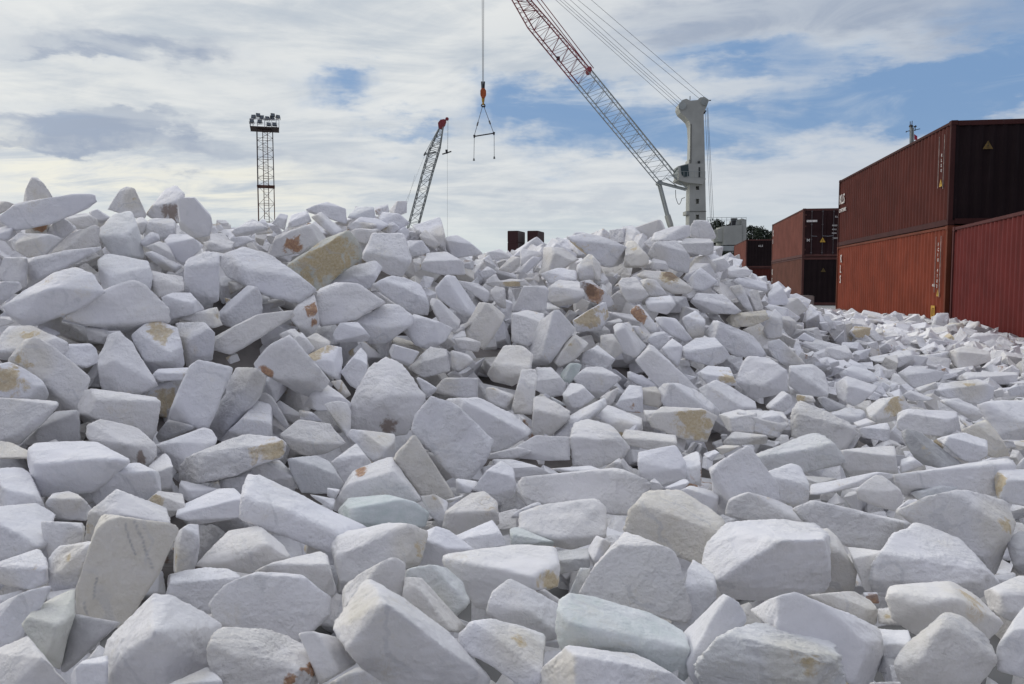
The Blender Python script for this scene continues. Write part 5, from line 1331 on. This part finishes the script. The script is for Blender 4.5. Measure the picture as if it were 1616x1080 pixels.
mb = MB(); mb.bar(Lc(705.5,188,-.5), Lc(705.5,188,.5), .32, 12); mb.bar(Lc(700,192), Lc(705.5,188), .15, 6); mb.build('head_sheave', crane_r, sc_)
mb = MB(); mb.bar(Lc(672,240), Lc(696,196), .05, 5); mb.bar(Lc(672,240), Lc(669,246), .14, 6); mb.bar(Lc(669,244), Lc(688,240), .14, 6); mb.build('jib_strut', dks, sc_)
mb = MB(); mb.bar(Lc(706,190), Lc(706,430), .018, 5); mb.bar(Lc(707.5,190), Lc(706.5,240), .018, 5); mb.bar(Lc(670,246), Lc(636,330), .016, 5); mb.bar(Lc(655,276), Lc(640,330), .016, 5); mb.build('ropes', rope_m, sc_)
mb = MB(); mb.box(-7, 1, -2, 2, 1.2, 4); mb.box(-6, 2, -2.4, -1.5, 0, 1.2); mb.box(-6, 2, 1.5, 2.4, 0, 1.2); mb.build('crane_body', crane_g, sc_)
hb2 = P(704.5, 241, SY); h2 = empty('hook_block', hb2, 0, 'small black winged hook block beside the small lattice boom', 'crane hook')
mb = MB(); mb.bar((-.75,0,-.3), (.9,0,.2), .12, 6); mb.build('cross_arm', dark_steel, h2)
mb = MB(); mb.bar((.02,0,.5), (.06,0,-.2), .24, 8, .18); mb.build('block_body', dark_steel, h2)

# ------------------------------------------------------------------ ship's mast beyond the containers
MYd = 130.; mq = P(1439, 447, MYd)
ms = empty('ship_mast', (mq.x, MYd, 0), 0, 'distant grey mast with antennas and a red flag above the maroon container', 'mast')
def Lm(px, py, dy=0.): return P(px, py, MYd+dy) - Vector((mq.x, MYd, 0))
mb = MB(); mb.bar(Lm(1437.5,447), Lm(1437.5,200), .22, 6); mb.bar(Lm(1441.5,447), Lm(1441,202), .13, 6)
for y in range(206, 300, 8): mb.bar(Lm(1437.5,y), Lm(1441.5,y-4), .07, 4)
mb.build('mast_pole', dks, ms)
mb = MB()
for a_, b_ in (((1430,208),(1438,206)), ((1438,207),(1452,203.5)), ((1444,207),(1444.5,198)), ((1436.5,200),(1436.5,192)), ((1439,200),(1439.5,191)), ((1430,207),(1430,209.5))): mb.bar(Lm(*a_), Lm(*b_), .06, 5)
mb.bar(Lm(1437,201), Lm(1438.5,198), .3, 8); mb.bar(Lm(1444,199), Lm(1444.4,201), .22, 8); mb.build('antennas', dark_steel, ms)
mb = MB(); mb.prism([Lm(x, y) for x, y in ((1443,212),(1447.5,215),(1448,221),(1443,221))], (0,.06,0)); mb.build('flag', mat('red_flag', (.35,.03,.06), .7), ms)
mb = MB(); mb.box(-8, 12, -4, 8, 0, 9); mb.box(-3, 6, -3, 6, 9, 14); mb.build('wheelhouse', crane_w, ms)

# ------------------------------------------------------------------ trees behind the crane
def leaf_mat(nm, col):
    return mat(nm, col, .8, var=.45, vscale=.6)
leafA, leafB = leaf_mat('dark_foliage', (.022,.034,.022)), leaf_mat('green_foliage', (.032,.046,.026)); bark = mat('bark', (.05,.035,.025), .9, var=.3)
def tree_mesh(seed, h, wdt):
    r = np.random.default_rng(seed); mb = MB()
    clumps = []
    for _ in range(34):
        z = r.uniform(.25, 1.0); rad = wdt*(1.05-z)**.6*r.uniform(.2, 1.0); t = r.uniform(0, 6.28)
        clumps.append((rad*math.cos(t), rad*math.sin(t), z*h, wdt*r.uniform(.16, .34)))
    clumps.append((0, 0, h*.98, wdt*.12))
    for (x, y, z, s) in clumps:
        for _ in range(60):
            d = r.normal(size=3); d /= np.linalg.norm(d); p = np.array((x, y, z)) + d*s*r.uniform(.4, 1.1)
            a = r.normal(size=3); a /= np.linalg.norm(a); b = np.cross(a, r.normal(size=3)); b /= np.linalg.norm(b); q = r.uniform(.16, .38)
            mb.add([p-a*q, p+b*q*.6, p+a*q, p-b*q*.6], [(0,1,2,3)])
    tr = MB(); tr.bar((0,0,0), (0,0,h*.5), .35, 8, .22); tr.bar((0,0,h*.5), (0,0,h*.95), .22, 6, .05)
    for k in range(7):
        t = r.uniform(0, 6.28); z = r.uniform(.3, .8)*h; tr.bar((0,0,z), (math.cos(t)*wdt*.6, math.sin(t)*wdt*.6, z+h*.12), .12, 5, .04)
    return mb, tr
mats = [leafA, leafB]
protos = [tree_mesh(k, 1.0*hh, ww) for k, (hh, ww) in enumerate(((19,4.5), (17,5.2), (20,4.0)))]
pm = []
for k, (c_, t_) in enumerate(protos):
    me1 = bpy.data.meshes.new('crown'); me1.from_pydata(c_.v, [], c_.f); me1.materials.append(mats[k % 2])
    me2 = bpy.data.meshes.new('trunk'); me2.from_pydata(t_.v, [], t_.f); me2.materials.append(bark); pm.append((me1, me2))
rn = random.Random(8)
tops = [(1122,353),(1130,350),(1138,351),(1147,356),(1154,358),(1184,358),(1190,359),(1197,361),(1204,363),(1211,364),(1219,368),(1110,356),(1228,372),(1170,362)]
wh = ['beside the crane tower', 'just right of the crane tower', 'left of the machinery house', 'behind the machinery house', 'behind the crane exhaust',
      'right of the machinery house', 'second right of the machinery house', 'above the third container stack', 'above the right part of the third stack', 'left of the second stack', 'behind the top of the second stack', 'behind the crane tower foot', 'hidden mostly by the second stack', 'at the back of the machinery house']
for k, (px, py) in enumerate(tops):
    Yt = 215+rn.uniform(-8, 8); q = P(px, py, Yt); j = k % 3; hgt = (19,17,20)[j]; s = q.z/hgt
    t = empty('tree', (q.x, Yt, 0), rn.uniform(0, 6), 'dark distant tree '+wh[k], 'tree', 'dark trees beyond the crane'); t.scale = (s, s, s)
    for me_, nm in zip(pm[j], ('crown', 'trunk')):
        o_ = bpy.data.objects.new(nm, me_); C.objects.link(o_); o_.parent = t
print('objects', len(bpy.data.objects))
